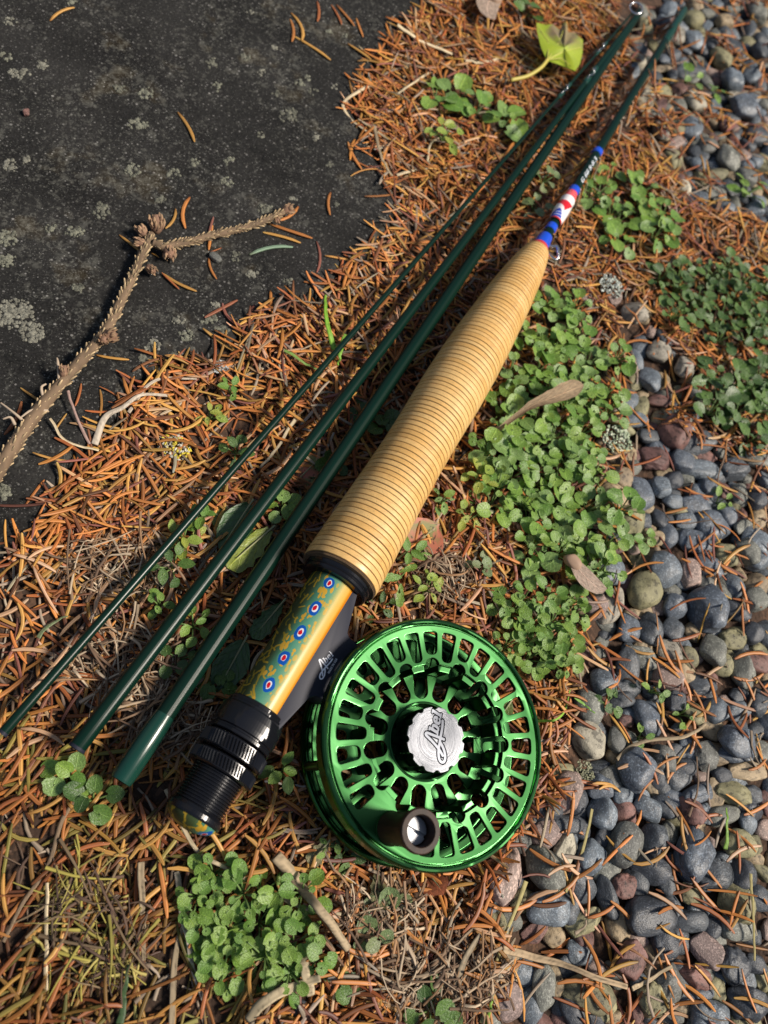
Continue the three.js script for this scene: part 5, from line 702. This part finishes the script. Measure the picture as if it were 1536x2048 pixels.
fill(weedPatches.bright, [40, 44], { n: 9, reach: 0.0065, s0: 0.0026, s1: 0.0052, h: 0.009, tone: 'bright', young: 1, spread: 1 }, 'small-leaved bright weed in the patch above the reel', 'weeds of the bright patch above the reel');
fill(weedPatches.low, [58, 56], { n: 9, reach: 0.0075, s0: 0.0026, s1: 0.0058, h: 0.005, tone: 'bright', young: 1, spread: 1 }, 'bright round-leaved weed in the low bottom patch', 'weeds of the low patch at the bottom');
fill(weedPatches.upper, [46, 44], { n: 7, reach: 0.0095, s0: 0.0045, s1: 0.0095, h: 0.008, tone: 'mid', young: 1, spread: 1, skip: 0.1 }, 'round-leaved weed in the patch beside the flag-coloured wrap', 'weeds of the patch beside the flag-coloured wrap');
fill(weedPatches.dark, [44, 36], { n: 10, reach: 0.0095, s0: 0.0032, s1: 0.0062, h: 0.008, tone: 'dark', young: 1, spread: 1 }, 'dark small-leaved weed in the upper right edge patch', 'weeds of the dark patch at the right edge');
fill(weedPatches.right, [50, 46], { n: 8, reach: 0.01, s0: 0.0045, s1: 0.0085, h: 0.008, tone: 'dark', young: 1, spread: 1 }, 'dark round-leaved weed below the small-leaved right edge patch', 'weeds at the right edge below the dark patch');
fill(weedPatches.top, [58, 52], { n: 6, reach: 0.0105, s0: 0.006, s1: 0.0105, h: 0.005, tone: 'mid', young: 1, spread: 1 }, 'round-leaved weed in the small patch near the slab top', 'weeds of the small patch near the slab top');
// single plants and sprigs
[[135, 1555, { n: 6, reach: 0.006, s0: 0.006, s1: 0.009, h: 0.005, tone: 'mid' }, 'fuzzy round-leaved sprig left of the middle rod section end'],
[185, 1600, { n: 5, reach: 0.007, s0: 0.006, s1: 0.009, h: 0.004, tone: 'dark' }, 'shaded dark green sprig left of the thick rod section end'],
[318, 1215, { n: 6, reach: 0.004, s0: 0.005, s1: 0.008, h: 0.005, tone: 'bright', kind: 'oval' }, 'small pointed-leaf sprig between the two left rod sections'],
[385, 1255, { n: 7, reach: 0.006, s0: 0.005, s1: 0.008, h: 0.005, tone: 'mid', kind: 'oval' }, 'creeping green sprig beside the middle rod section'],
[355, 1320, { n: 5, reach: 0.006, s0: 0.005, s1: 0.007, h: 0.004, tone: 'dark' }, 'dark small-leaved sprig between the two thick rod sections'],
[400, 1045, { n: 5, reach: 0.004, s0: 0.006, s1: 0.009, h: 0.005, tone: 'bright', kind: 'oval' }, 'small bright sprig right beside the thin rod section'],
[365, 1085, { n: 8, reach: 0.006, s0: 0.006, s1: 0.009, h: 0.006, tone: 'lime', kind: 'oval' }, 'yellowish green sprig under the thin rod section'],
[345, 1140, { n: 6, reach: 0.007, s0: 0.006, s1: 0.01, h: 0.005, tone: 'dark', kind: 'oval' }, 'dark pointed-leaf sprig under the middle rod section'],
[562, 1018, { n: 5, reach: 0.006, s0: 0.006, s1: 0.009, h: 0.006, tone: 'mid' }, 'round-leaved sprig between the two thick rods near the grip base'],
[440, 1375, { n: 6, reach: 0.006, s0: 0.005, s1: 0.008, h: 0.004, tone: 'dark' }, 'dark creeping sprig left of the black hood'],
[420, 835, { n: 6, reach: 0.005, s0: 0.005, s1: 0.008, h: 0.005, tone: 'lime', kind: 'oval' }, 'lime green rosette in the needles above the thin rod section'],
[460, 788, { n: 5, reach: 0.004, s0: 0.005, s1: 0.008, h: 0.005, tone: 'bright', kind: 'oval' }, 'green rosette in the needles nearest the slab edge'],
[470, 905, { n: 5, reach: 0.006, s0: 0.006, s1: 0.01, h: 0.004, tone: 'dark', kind: 'oval' }, 'dark sprig in the needles left of the thin rod section'],
[720, 815, { n: 5, reach: 0.006, s0: 0.007, s1: 0.01, h: 0.004, tone: 'dark' }, 'shaded round-leaved sprig left of the grip middle, upper one'],
[765, 855, { n: 4, reach: 0.006, s0: 0.007, s1: 0.011, h: 0.004, tone: 'dark' }, 'shaded round-leaved sprig left of the grip middle, lower one'],
[655, 930, { n: 6, reach: 0.007, s0: 0.006, s1: 0.009, h: 0.004, tone: 'dark' }, 'dark sprig close to the lower grip, right of the thick rod'],
[880, 1005, { n: 6, reach: 0.005, s0: 0.005, s1: 0.008, h: 0.006, tone: 'mid', kind: 'oval' }, 'small green sprig right of the grip, beside the pale dead weed'],
[935, 1040, { n: 7, reach: 0.006, s0: 0.005, s1: 0.009, h: 0.006, tone: 'lime', kind: 'oval' }, 'lime green sprig below the pale dead weed'],
[950, 965, { n: 8, reach: 0.0065, s0: 0.007, s1: 0.011, h: 0.008, tone: 'lime', kind: 'oval' }, 'pale yellowish weed with withered leaves right of the grip'],
[820, 1105, { n: 6, reach: 0.005, s0: 0.006, s1: 0.009, h: 0.005, tone: 'bright', kind: 'oval' }, 'green sprig below the red spotted leaf'],
[850, 1180, { n: 8, reach: 0.006, s0: 0.006, s1: 0.01, h: 0.007, tone: 'lime', kind: 'oval' }, 'lime green sprig above the reel rim'],
[760, 1210, { n: 6, reach: 0.007, s0: 0.006, s1: 0.009, h: 0.004, tone: 'dark', kind: 'oval' }, 'dark sprig in the corner between reel foot and rim'],
[790, 1165, { n: 3, reach: 0.006, s0: 0.011, s1: 0.016, h: 0.006, tone: 'mid', kind: 'lobed' }, 'lobed green leaves just right of the grip base'],
[958, 1130, { n: 5, reach: 0.005, s0: 0.005, s1: 0.007, h: 0.006, tone: 'pale' }, 'grey green sprig above the reel top'],
[650, 1690, { n: 3, reach: 0.004, s0: 0.004, s1: 0.007, h: 0.005, tone: 'bright', kind: 'oval' }, 'tiny bright sprig left of the reel frame'],
[690, 1712, { n: 5, reach: 0.005, s0: 0.006, s1: 0.009, h: 0.003, tone: 'dark', kind: 'oval' }, 'dark sprig under the lower left of the reel frame'],
[560, 1545, { n: 5, reach: 0.005, s0: 0.006, s1: 0.009, h: 0.004, tone: 'mid', kind: 'oval' }, 'small sprig between locking ring and reel frame'],
[775, 1815, { n: 5, reach: 0.007, s0: 0.006, s1: 0.01, h: 0.005, tone: 'pale' }, 'grey green sprig in the dead grass below the reel'],
[740, 1870, { n: 4, reach: 0.005, s0: 0.006, s1: 0.009, h: 0.006, tone: 'pale' }, 'dusty green sprig right of the split grey stem'],
[630, 1915, { n: 5, reach: 0.005, s0: 0.005, s1: 0.007, h: 0.004, tone: 'mid' }, 'small sprig right of the low weed patch'],
[672, 1965, { n: 4, reach: 0.005, s0: 0.005, s1: 0.008, h: 0.003, tone: 'dark' }, 'dark sprig at the lower middle edge'],
[860, 2020, { n: 6, reach: 0.008, s0: 0.006, s1: 0.009, h: 0.004, tone: 'dark' }, 'dark green sprig at the bottom edge below the dead tuft'],
[1220, 1405, { n: 5, reach: 0.006, s0: 0.005, s1: 0.008, h: 0.006, tone: 'dark' }, 'small sprig between pebbles just right of the reel top'],
[1312, 1380, { n: 4, reach: 0.005, s0: 0.005, s1: 0.008, h: 0.006, tone: 'mid', kind: 'oval' }, 'small pointed sprig among pebbles right of the reel'],
[1376, 1425, { n: 5, reach: 0.005, s0: 0.004, s1: 0.007, h: 0.006, tone: 'mid', kind: 'oval' }, 'green sprig beside the olive pebble right of the reel'],
[1290, 1475, { n: 3, reach: 0.004, s0: 0.005, s1: 0.008, h: 0.006, tone: 'bright', kind: 'oval' }, 'tiny bright sprig beside the draped grey brown stem'],
[1445, 1000, { n: 4, reach: 0.005, s0: 0.005, s1: 0.009, h: 0.005, tone: 'bright', kind: 'oval' }, 'lone bright sprig among the blue-grey pebbles at the right'],
[1290, 1080, { n: 4, reach: 0.005, s0: 0.005, s1: 0.008, h: 0.005, tone: 'mid' }, 'green sprig between pebbles at the lower tip of the big patch'],
[1375, 160, { n: 5, reach: 0.008, s0: 0.008, s1: 0.014, h: 0.009, tone: 'mid', kind: 'oval' }, 'green sprig among the upper pebbles, left one'],
[1436, 185, { n: 4, reach: 0.007, s0: 0.008, s1: 0.014, h: 0.009, tone: 'mid', kind: 'oval' }, 'green sprig among the upper pebbles, right one'],
[1500, 380, { n: 7, reach: 0.012, s0: 0.008, s1: 0.014, h: 0.008, tone: 'bright', kind: 'oval' }, 'grassy green sprig at the right edge below the upper pebbles'],
[885, 285, { n: 9, reach: 0.009, s0: 0.008, s1: 0.012, h: 0.008, tone: 'lime', kind: 'oval' }, 'feathery yellow green sprig below the small top patch'],
[1085, 365, { n: 5, reach: 0.009, s0: 0.006, s1: 0.01, h: 0.006, tone: 'pale' }, 'pale sprig left of the flag-coloured wrap, upper one'],
[1072, 420, { n: 5, reach: 0.009, s0: 0.006, s1: 0.011, h: 0.006, tone: 'pale' }, 'pale sprig left of the flag-coloured wrap, lower one'],
[1280, 420, { n: 4, reach: 0.008, s0: 0.008, s1: 0.012, h: 0.009, tone: 'bright' }, 'brighter round-leaved weed at the right of the wrap-side patch'],
[1050, 30, { n: 4, reach: 0.01, s0: 0.009, s1: 0.014, h: 0.006, tone: 'dark' }, 'dark green leaves near the top edge left of the yellow green leaf'],
].forEach(([x, y, o, label]) => weed(x, y, { young: 0, spread: 1, ...o }, label, null));
// larger single leaves
function bigLeaf(name, label, cat, a, b, wide, kind, mat, lift = 0.003, group) { // base and tip in the photograph
  const A = at(a[0], a[1], 0.007), B = at(b[0], b[1], 0.007); A.y = Math.min(hAt(A.x, A.z), 0.009) + lift * 0.4; B.y = Math.min(hAt(B.x, B.z), 0.009) + lift;
  const g = thing(name, label, cat, group), X = B.clone().sub(A), L = X.length(); X.normalize(); const Z = V(0, 0, 0).crossVectors(X, V(0, 1, 0)).normalize(), Y = V(0, 0, 0).crossVectors(Z, X); g.position.copy(A); g.quaternion.setFromRotationMatrix(new THREE.Matrix4().makeBasis(X, Y, Z));
  const m = part('blade', pick(kind), mat, g); m.scale.set(L, L, L * wide); const rib = new MB(); rib.tube([V(-L * 0.12, 0.0002, 0), V(L * 0.4, 0.0005, 0), V(L * 0.8, 0.0002, 0)], t => 0.0005 * (1 - 0.7 * t), 5); part('midrib', rib.geo(), std(0.3, 0.3, 0.16, 0.6), g); return g;
}
rnd = rng(66);
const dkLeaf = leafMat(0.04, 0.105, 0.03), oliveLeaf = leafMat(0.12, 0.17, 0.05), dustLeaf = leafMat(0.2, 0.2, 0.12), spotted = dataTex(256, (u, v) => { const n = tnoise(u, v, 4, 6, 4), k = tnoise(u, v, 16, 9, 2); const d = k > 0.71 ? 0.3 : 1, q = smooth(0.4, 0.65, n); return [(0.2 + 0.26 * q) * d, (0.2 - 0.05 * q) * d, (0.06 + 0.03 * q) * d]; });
const spotMat = phy(1, 1, 1, 0.6, { map: spotted, side: THREE.DoubleSide, transmission: 0.15, thickness: 0 });
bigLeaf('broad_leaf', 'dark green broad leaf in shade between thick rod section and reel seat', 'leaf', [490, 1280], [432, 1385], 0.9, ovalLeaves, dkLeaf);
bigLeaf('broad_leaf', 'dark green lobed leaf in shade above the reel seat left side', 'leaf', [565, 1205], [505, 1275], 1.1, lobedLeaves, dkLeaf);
bigLeaf('broad_leaf', 'olive green lobed leaf under the middle rod section', 'leaf', [410, 1010], [480, 1055], 1.5, lobedLeaves, oliveLeaf);
bigLeaf('broad_leaf', 'lime mottled lobed leaf between the middle and thick rod sections', 'leaf', [540, 1060], [455, 1135], 1.4, lobedLeaves, leafMat(0.2, 0.26, 0.05));
bigLeaf('broad_leaf', 'dark pointed leaf between the middle and thick rods near the grip', 'leaf', [500, 1010], [440, 1100], 0.9, ovalLeaves, dkLeaf);
bigLeaf('fallen_leaf', 'reddish leaf with dark spots beside the lower grip', 'fallen leaf', [806, 1108], [882, 1046], 1.35, ovalLeaves, spotMat, 0.004);
bigLeaf('fallen_leaf', 'half green half red leaf between the two thick rod sections', 'fallen leaf', [590, 960], [648, 905], 1.5, ovalLeaves, spotMat, 0.004);
bigLeaf('fallen_leaf', 'small orange red leaf sticking out under the reel bottom', 'fallen leaf', [868, 1742], [892, 1786], 1.7, ovalLeaves, phy(0.62, 0.2, 0.1, 0.5, { map: veinTex, side: THREE.DoubleSide, transmission: 0.2, thickness: 0 }), 0.003);
bigLeaf('broad_leaf', 'dusty grey green lobed leaf left below the reel frame', 'leaf', [655, 1685], [618, 1728], 1.7, lobedLeaves, dustLeaf, 0.004);
bigLeaf('broad_leaf', 'dusty lobed leaf hanging below the reel frame', 'leaf', [764, 1740], [758, 1822], 1.2, lobedLeaves, dustLeaf, 0.004);
bigLeaf('broad_leaf', 'pale lobed leaf under the reel seen right of the spool', 'leaf', [1030, 1400], [1012, 1432], 1.3, ovalLeaves, oliveLeaf, 0.003);
// grass blades
[['short bright green grass blade between slab edge and thin rod section', [[668, 700], [655, 650], [651, 610], [652, 590]], 0.0026, [0.2, 0.4, 0.04]], ['bright grass blade under the thin rod section', [[690, 668], [680, 710], [676, 730]], 0.0022, [0.18, 0.36, 0.05]], ['dull green grass blade lying in needles near the slab edge', [[570, 700], [615, 730], [640, 740]], 0.0016, [0.16, 0.26, 0.06]], ['thin green grass blade curling at the reel rim right side', [[1072, 1442], [1110, 1440], [1132, 1415], [1140, 1380]], 0.0012, [0.22, 0.4, 0.05]], ['bright grass blade upright over the lower right pebbles', [[1452, 1698], [1455, 1650], [1453, 1616]], 0.0018, [0.16, 0.3, 0.04]], ['short bright grass blade beside the olive stone right of the reel', [[1150, 1395], [1172, 1412], [1190, 1425]], 0.0013, [0.22, 0.42, 0.08]], ['dark green grass blade at the bottom left of the low weed patch', [[240, 2048], [248, 1990], [258, 1930]], 0.0024, [0.07, 0.13, 0.05]], ['grey green grass blade left of the thin rod section', [[75, 1275], [100, 1250], [135, 1232]], 0.0014, [0.16, 0.2, 0.1]], ['thin green grass blade inside the big weed patch', [[1128, 940], [1140, 905], [1146, 880]], 0.0012, [0.16, 0.3, 0.06]], ['bright grass blade at the bottom edge below the dead tuft', [[973, 2048], [980, 2020], [986, 1992]], 0.0016, [0.2, 0.36, 0.04]]].forEach(([label, pts, w, col]) => { const m = stem('grass_blade', label, 'grass', pts.map(p => [...p, 0.002]), w, w * 0.35, col, 0.25); m.material = litterMat; });

// ---------------------------------------------------------------- the yellow green leaf, the dry curled blade, seeds and lichens
{
  const H = 0.012, out = [[1094, 121], [1082, 95], [1074, 62], [1073, 45], [1092, 50], [1105, 48], [1120, 60], [1128, 44], [1134, 47], [1136, 64], [1150, 66], [1166, 80], [1165, 105], [1160, 128], [1150, 142], [1135, 136], [1115, 128]].map(([x, y], i) => at(x, y, H + (i % 3) * 0.0012));
  const t = thing('fallen_leaf', 'yellow green three-lobed fallen leaf with brown damage, near the top', 'fallen leaf'), base = out[0], mb = new MB(), uv = [], n = out.length, c = at(1128, 96, H + 0.0035), R = 6, idx = [];
  for (let k = 0; k <= R; k++) for (let i = 0; i < n; i++) { const q = out[i].clone().lerp(c, 1 - k / R), bump = Math.sin(k / R * 3.1) * 0.0012 * Math.sin(i * 1.9); q.y += bump; mb.v(q.x, q.y, q.z); uv.push((q.x - base.x) / 0.09, (q.z - base.z) / 0.09); }
  for (let k = 0; k < R; k++) for (let i = 0; i < n; i++) { const i2 = (i + 1) % n; mb.q(k * n + i, (k + 1) * n + i, (k + 1) * n + i2, k * n + i2); }
  const g = mb.geo(); g.setAttribute('uv', new THREE.Float32BufferAttribute(uv, 2)); const D = at(1127, 72, H), dx = (D.x - base.x) / 0.09, dz = (D.z - base.z) / 0.09;
  const tx = dataTex(512, (u, v) => { const uu = u > 0.5 ? u - 1 : u, vv = v > 0.5 ? v - 1 : v, d = Math.hypot(uu - dx, vv - dz), n2 = tnoise(u, v, 12, 3, 5), br = smooth(0.17, 0.07, d + (n2 - 0.5) * 0.2); return [0.40 + (n2 - 0.5) * 0.12 - br * 0.1, 0.52 + (n2 - 0.5) * 0.12 - br * 0.28, 0.035 + br * 0.08]; });
  part('blade', g, phy(0.9, 0.9, 0.9, 0.5, { map: tx, side: THREE.DoubleSide, transmission: 0.25, thickness: 0 }), t);
  const p = new MB(); p.tube(curve([at(1022, 160, 0.010), at(1055, 152, 0.011), at(1082, 135, 0.0125), base.clone().add(V(0, 0.0004, 0))], 16), 0.0011, 7); part('leaf_stalk', p.geo(), std(0.5, 0.42, 0.09, 0.5), t);
  const vn = new MB(); for (const [x, y] of [[1074, 50], [1130, 50], [1163, 95], [1148, 138]]) { const e = at(x, y, H + 0.0015); vn.tube([base.clone().add(V(0, 0.0006, 0)), base.clone().lerp(c, 0.4).lerp(e, 0.35).add(V(0, 0.0012, 0)), e], t2 => 0.0005 * (1 - 0.7 * t2), 5); } part('vein', vn.geo(), std(0.5, 0.5, 0.1, 0.5), t);
}
{ // the dry curled brown blade over the big weed patch
  const t = thing('dry_leaf_blade', 'dry brown curled leaf blade lying across the big weed patch', 'dry leaf'), mb = new MB(), uv = [], N = 20, axis = [[993, 862, 0.010], [1025, 838, 0.013], [1062, 812, 0.016], [1110, 793, 0.018], [1167, 770, 0.019]].map(q => at(...q)), cv = new THREE.CatmullRomCurve3(axis);
  for (let i = 0; i <= N; i++) { const s = i / N, p = cv.getPointAt(s), T = cv.getTangentAt(s), S = V(0, 0, 0).crossVectors(T, V(0, 1, 0)).normalize(), w = s < 0.35 ? 0.0009 + s * 0.0018 : (0.00153 + 0.0019 * Math.sin((s - 0.35) / 0.65 * 2.6)) * (1 + 0.25 * noise3(s * 22, 1, 1)) * (s > 0.86 ? Math.sqrt(Math.max(0.02, 1 - ((s - 0.86) / 0.14) ** 2)) : 1); for (let j = 0; j <= 4; j++) { const q = j / 4 * 2 - 1; mb.v(p.x + S.x * q * w, p.y + q * q * w * 0.45 + q * w * 0.4 * Math.sin(s * 5), p.z + S.z * q * w); uv.push(s * 2, j / 4); } }
  for (let i = 0; i < N; i++) for (let j = 0; j < 4; j++) { const a = i * 5 + j; mb.q(a, a + 1, a + 6, a + 5); }
  const g = mb.geo(); g.setAttribute('uv', new THREE.Float32BufferAttribute(uv, 2)); part('blade', g, new THREE.MeshStandardMaterial({ color: C3(0.52, 0.38, 0.24), map: veinTex, bumpMap: veinTex, bumpScale: 0.0004, roughness: 0.8, side: THREE.DoubleSide }), t);
}
function samara(label, a, b, w, mat) { // a winged seed: the nut at a, the wing tip at b
  const A = at(a[0], a[1], 0.012), B = at(b[0], b[1], 0.013), t = thing('winged_seed', label, 'seed'), X = B.clone().sub(A), L = X.length(); X.normalize(); const Z = V(0, 0, 0).crossVectors(X, V(0, 1, 0)).normalize(), Y = V(0, 0, 0).crossVectors(Z, X); t.position.copy(A); t.quaternion.setFromRotationMatrix(new THREE.Matrix4().makeBasis(X, Y, Z));
  const mb = new MB(), uv = [], N = 12; for (let i = 0; i <= N; i++) for (let j = 0; j <= 4; j++) { const s = i / N, q = j / 4; const lo = -0.12 * w, up = w * (0.25 + 0.75 * Math.pow(Math.sin(Math.PI * Math.min(1, 0.1 + s * 0.85)), 0.8)); mb.v(s * L, Math.sin(s * 3 + q) * 0.0008, lo + (up - lo) * q * (s > 0.93 ? 0.7 : 1)); uv.push(s, q); } for (let i = 0; i < N; i++) for (let j = 0; j < 4; j++) { const k = i * 5 + j; mb.q(k, k + 1, k + 6, k + 5); }
  const g = mb.geo(); g.setAttribute('uv', new THREE.Float32BufferAttribute(uv, 2)); part('wing', g, mat, t); const nut = pebbleGeo(990, 4, false); nut.scale(w * 0.55, w * 0.35, w * 0.42); nut.translate(0, 0.0003, w * 0.25); part('nut', nut, std(0.33, 0.22, 0.15, 0.7), t);
}
const wing = new THREE.MeshStandardMaterial({ color: C3(0.62, 0.47, 0.38), map: veinTex, bumpMap: veinTex, bumpScale: 0.0004, roughness: 0.7, side: THREE.DoubleSide });
samara('pale pinkish winged seed between the weed patches and the pebbles', [1150, 1118], [1212, 1180], 0.0075, wing);
samara('pale beige winged seed at the top edge of the photo', [998, -2], [985, 38], 0.013, wing);
function lichen(label, x, y, r, cols, lift = 0.006) { // a tuft of small branching lobes
  rnd = rng(Math.round(x * 7 + y)); const c = at(x, y, lift); c.y = Math.max(hAt(c.x, c.z), 0.002) + 0.0005; const mb = new MB();
  for (let k = 0; k < 150; k++) { const a = R2(0, 6.28), q = Math.sqrt(rnd()), p = c.clone().add(V(Math.cos(a) * r * q * (0.7 + 0.7 * noise3(Math.cos(a) * 1.5, Math.sin(a) * 1.5, x)), (1 - q * q) * r * 0.28, Math.sin(a) * r * q)), l = r * R2(0.12, 0.3), d = V(Math.cos(a) * q + R2(-0.6, 0.6), R2(0.2, 1), Math.sin(a) * q + R2(-0.6, 0.6)).normalize(), col = pick(cols), f = R2(0.75, 1.25); mb.tube([p, p.clone().addScaledVector(d, l * 0.6), p.clone().addScaledVector(d, l).add(V(R2(-1, 1) * l * 0.3, 0, R2(-1, 1) * l * 0.3))], t => l * (0.32 + 0.25 * t), 5, t => col.map(v => v * f * (0.65 + 0.45 * t)), 0.5); }
  tag(part('lichen_tuft', mb.geo(), fadedMat, scene), label, 'lichen');
}
lichen('pale green crinkled lichen tuft between big weed patch and pebbles', 1240, 872, 0.0068, [[0.36, 0.42, 0.3], [0.28, 0.34, 0.22], [0.45, 0.48, 0.38]]);
lichen('whitish crinkled lichen tuft above the right end of the grip', 1228, 565, 0.006, [[0.46, 0.5, 0.46], [0.34, 0.38, 0.33]]);
lichen('grey and yellow lichen flake in the needles near the slab edge', 350, 890, 0.0052, [[0.48, 0.46, 0.38], [0.42, 0.4, 0.33], [0.55, 0.45, 0.04]]);
lichen('dark olive lichen tuft between the reel rim and the pebbles', 1177, 1540, 0.0034, [[0.2, 0.21, 0.13], [0.3, 0.3, 0.2]]);
lichen('tiny blue grey lichen flake on the needles at the slab edge', 437, 732, 0.0032, [[0.46, 0.49, 0.5], [0.4, 0.42, 0.42]]);

{ // where several things share a label, their order in the photograph tells them apart
  const same = {}, word = n => ['', 'second ', 'third '][n - 1] ?? `${n}th `.replace(/([^1]|^)1th/, '$11st').replace(/([^1]|^)2th/, '$12nd').replace(/([^1]|^)3th/, '$13rd');
  scene.updateMatrixWorld(true);
  for (const o of scene.children) if (o.userData.label && o.userData.group) (same[o.userData.label] ??= []).push(o);
  for (const list of Object.values(same)) if (list.length > 1) { list.sort((a, b) => px(a.position)[1] - px(b.position)[1]); list.forEach((o, i) => { o.userData.label += i ? `, ${word(i + 1)}from the top` : ', topmost'; }); }
}
renderer.render(scene, camera);
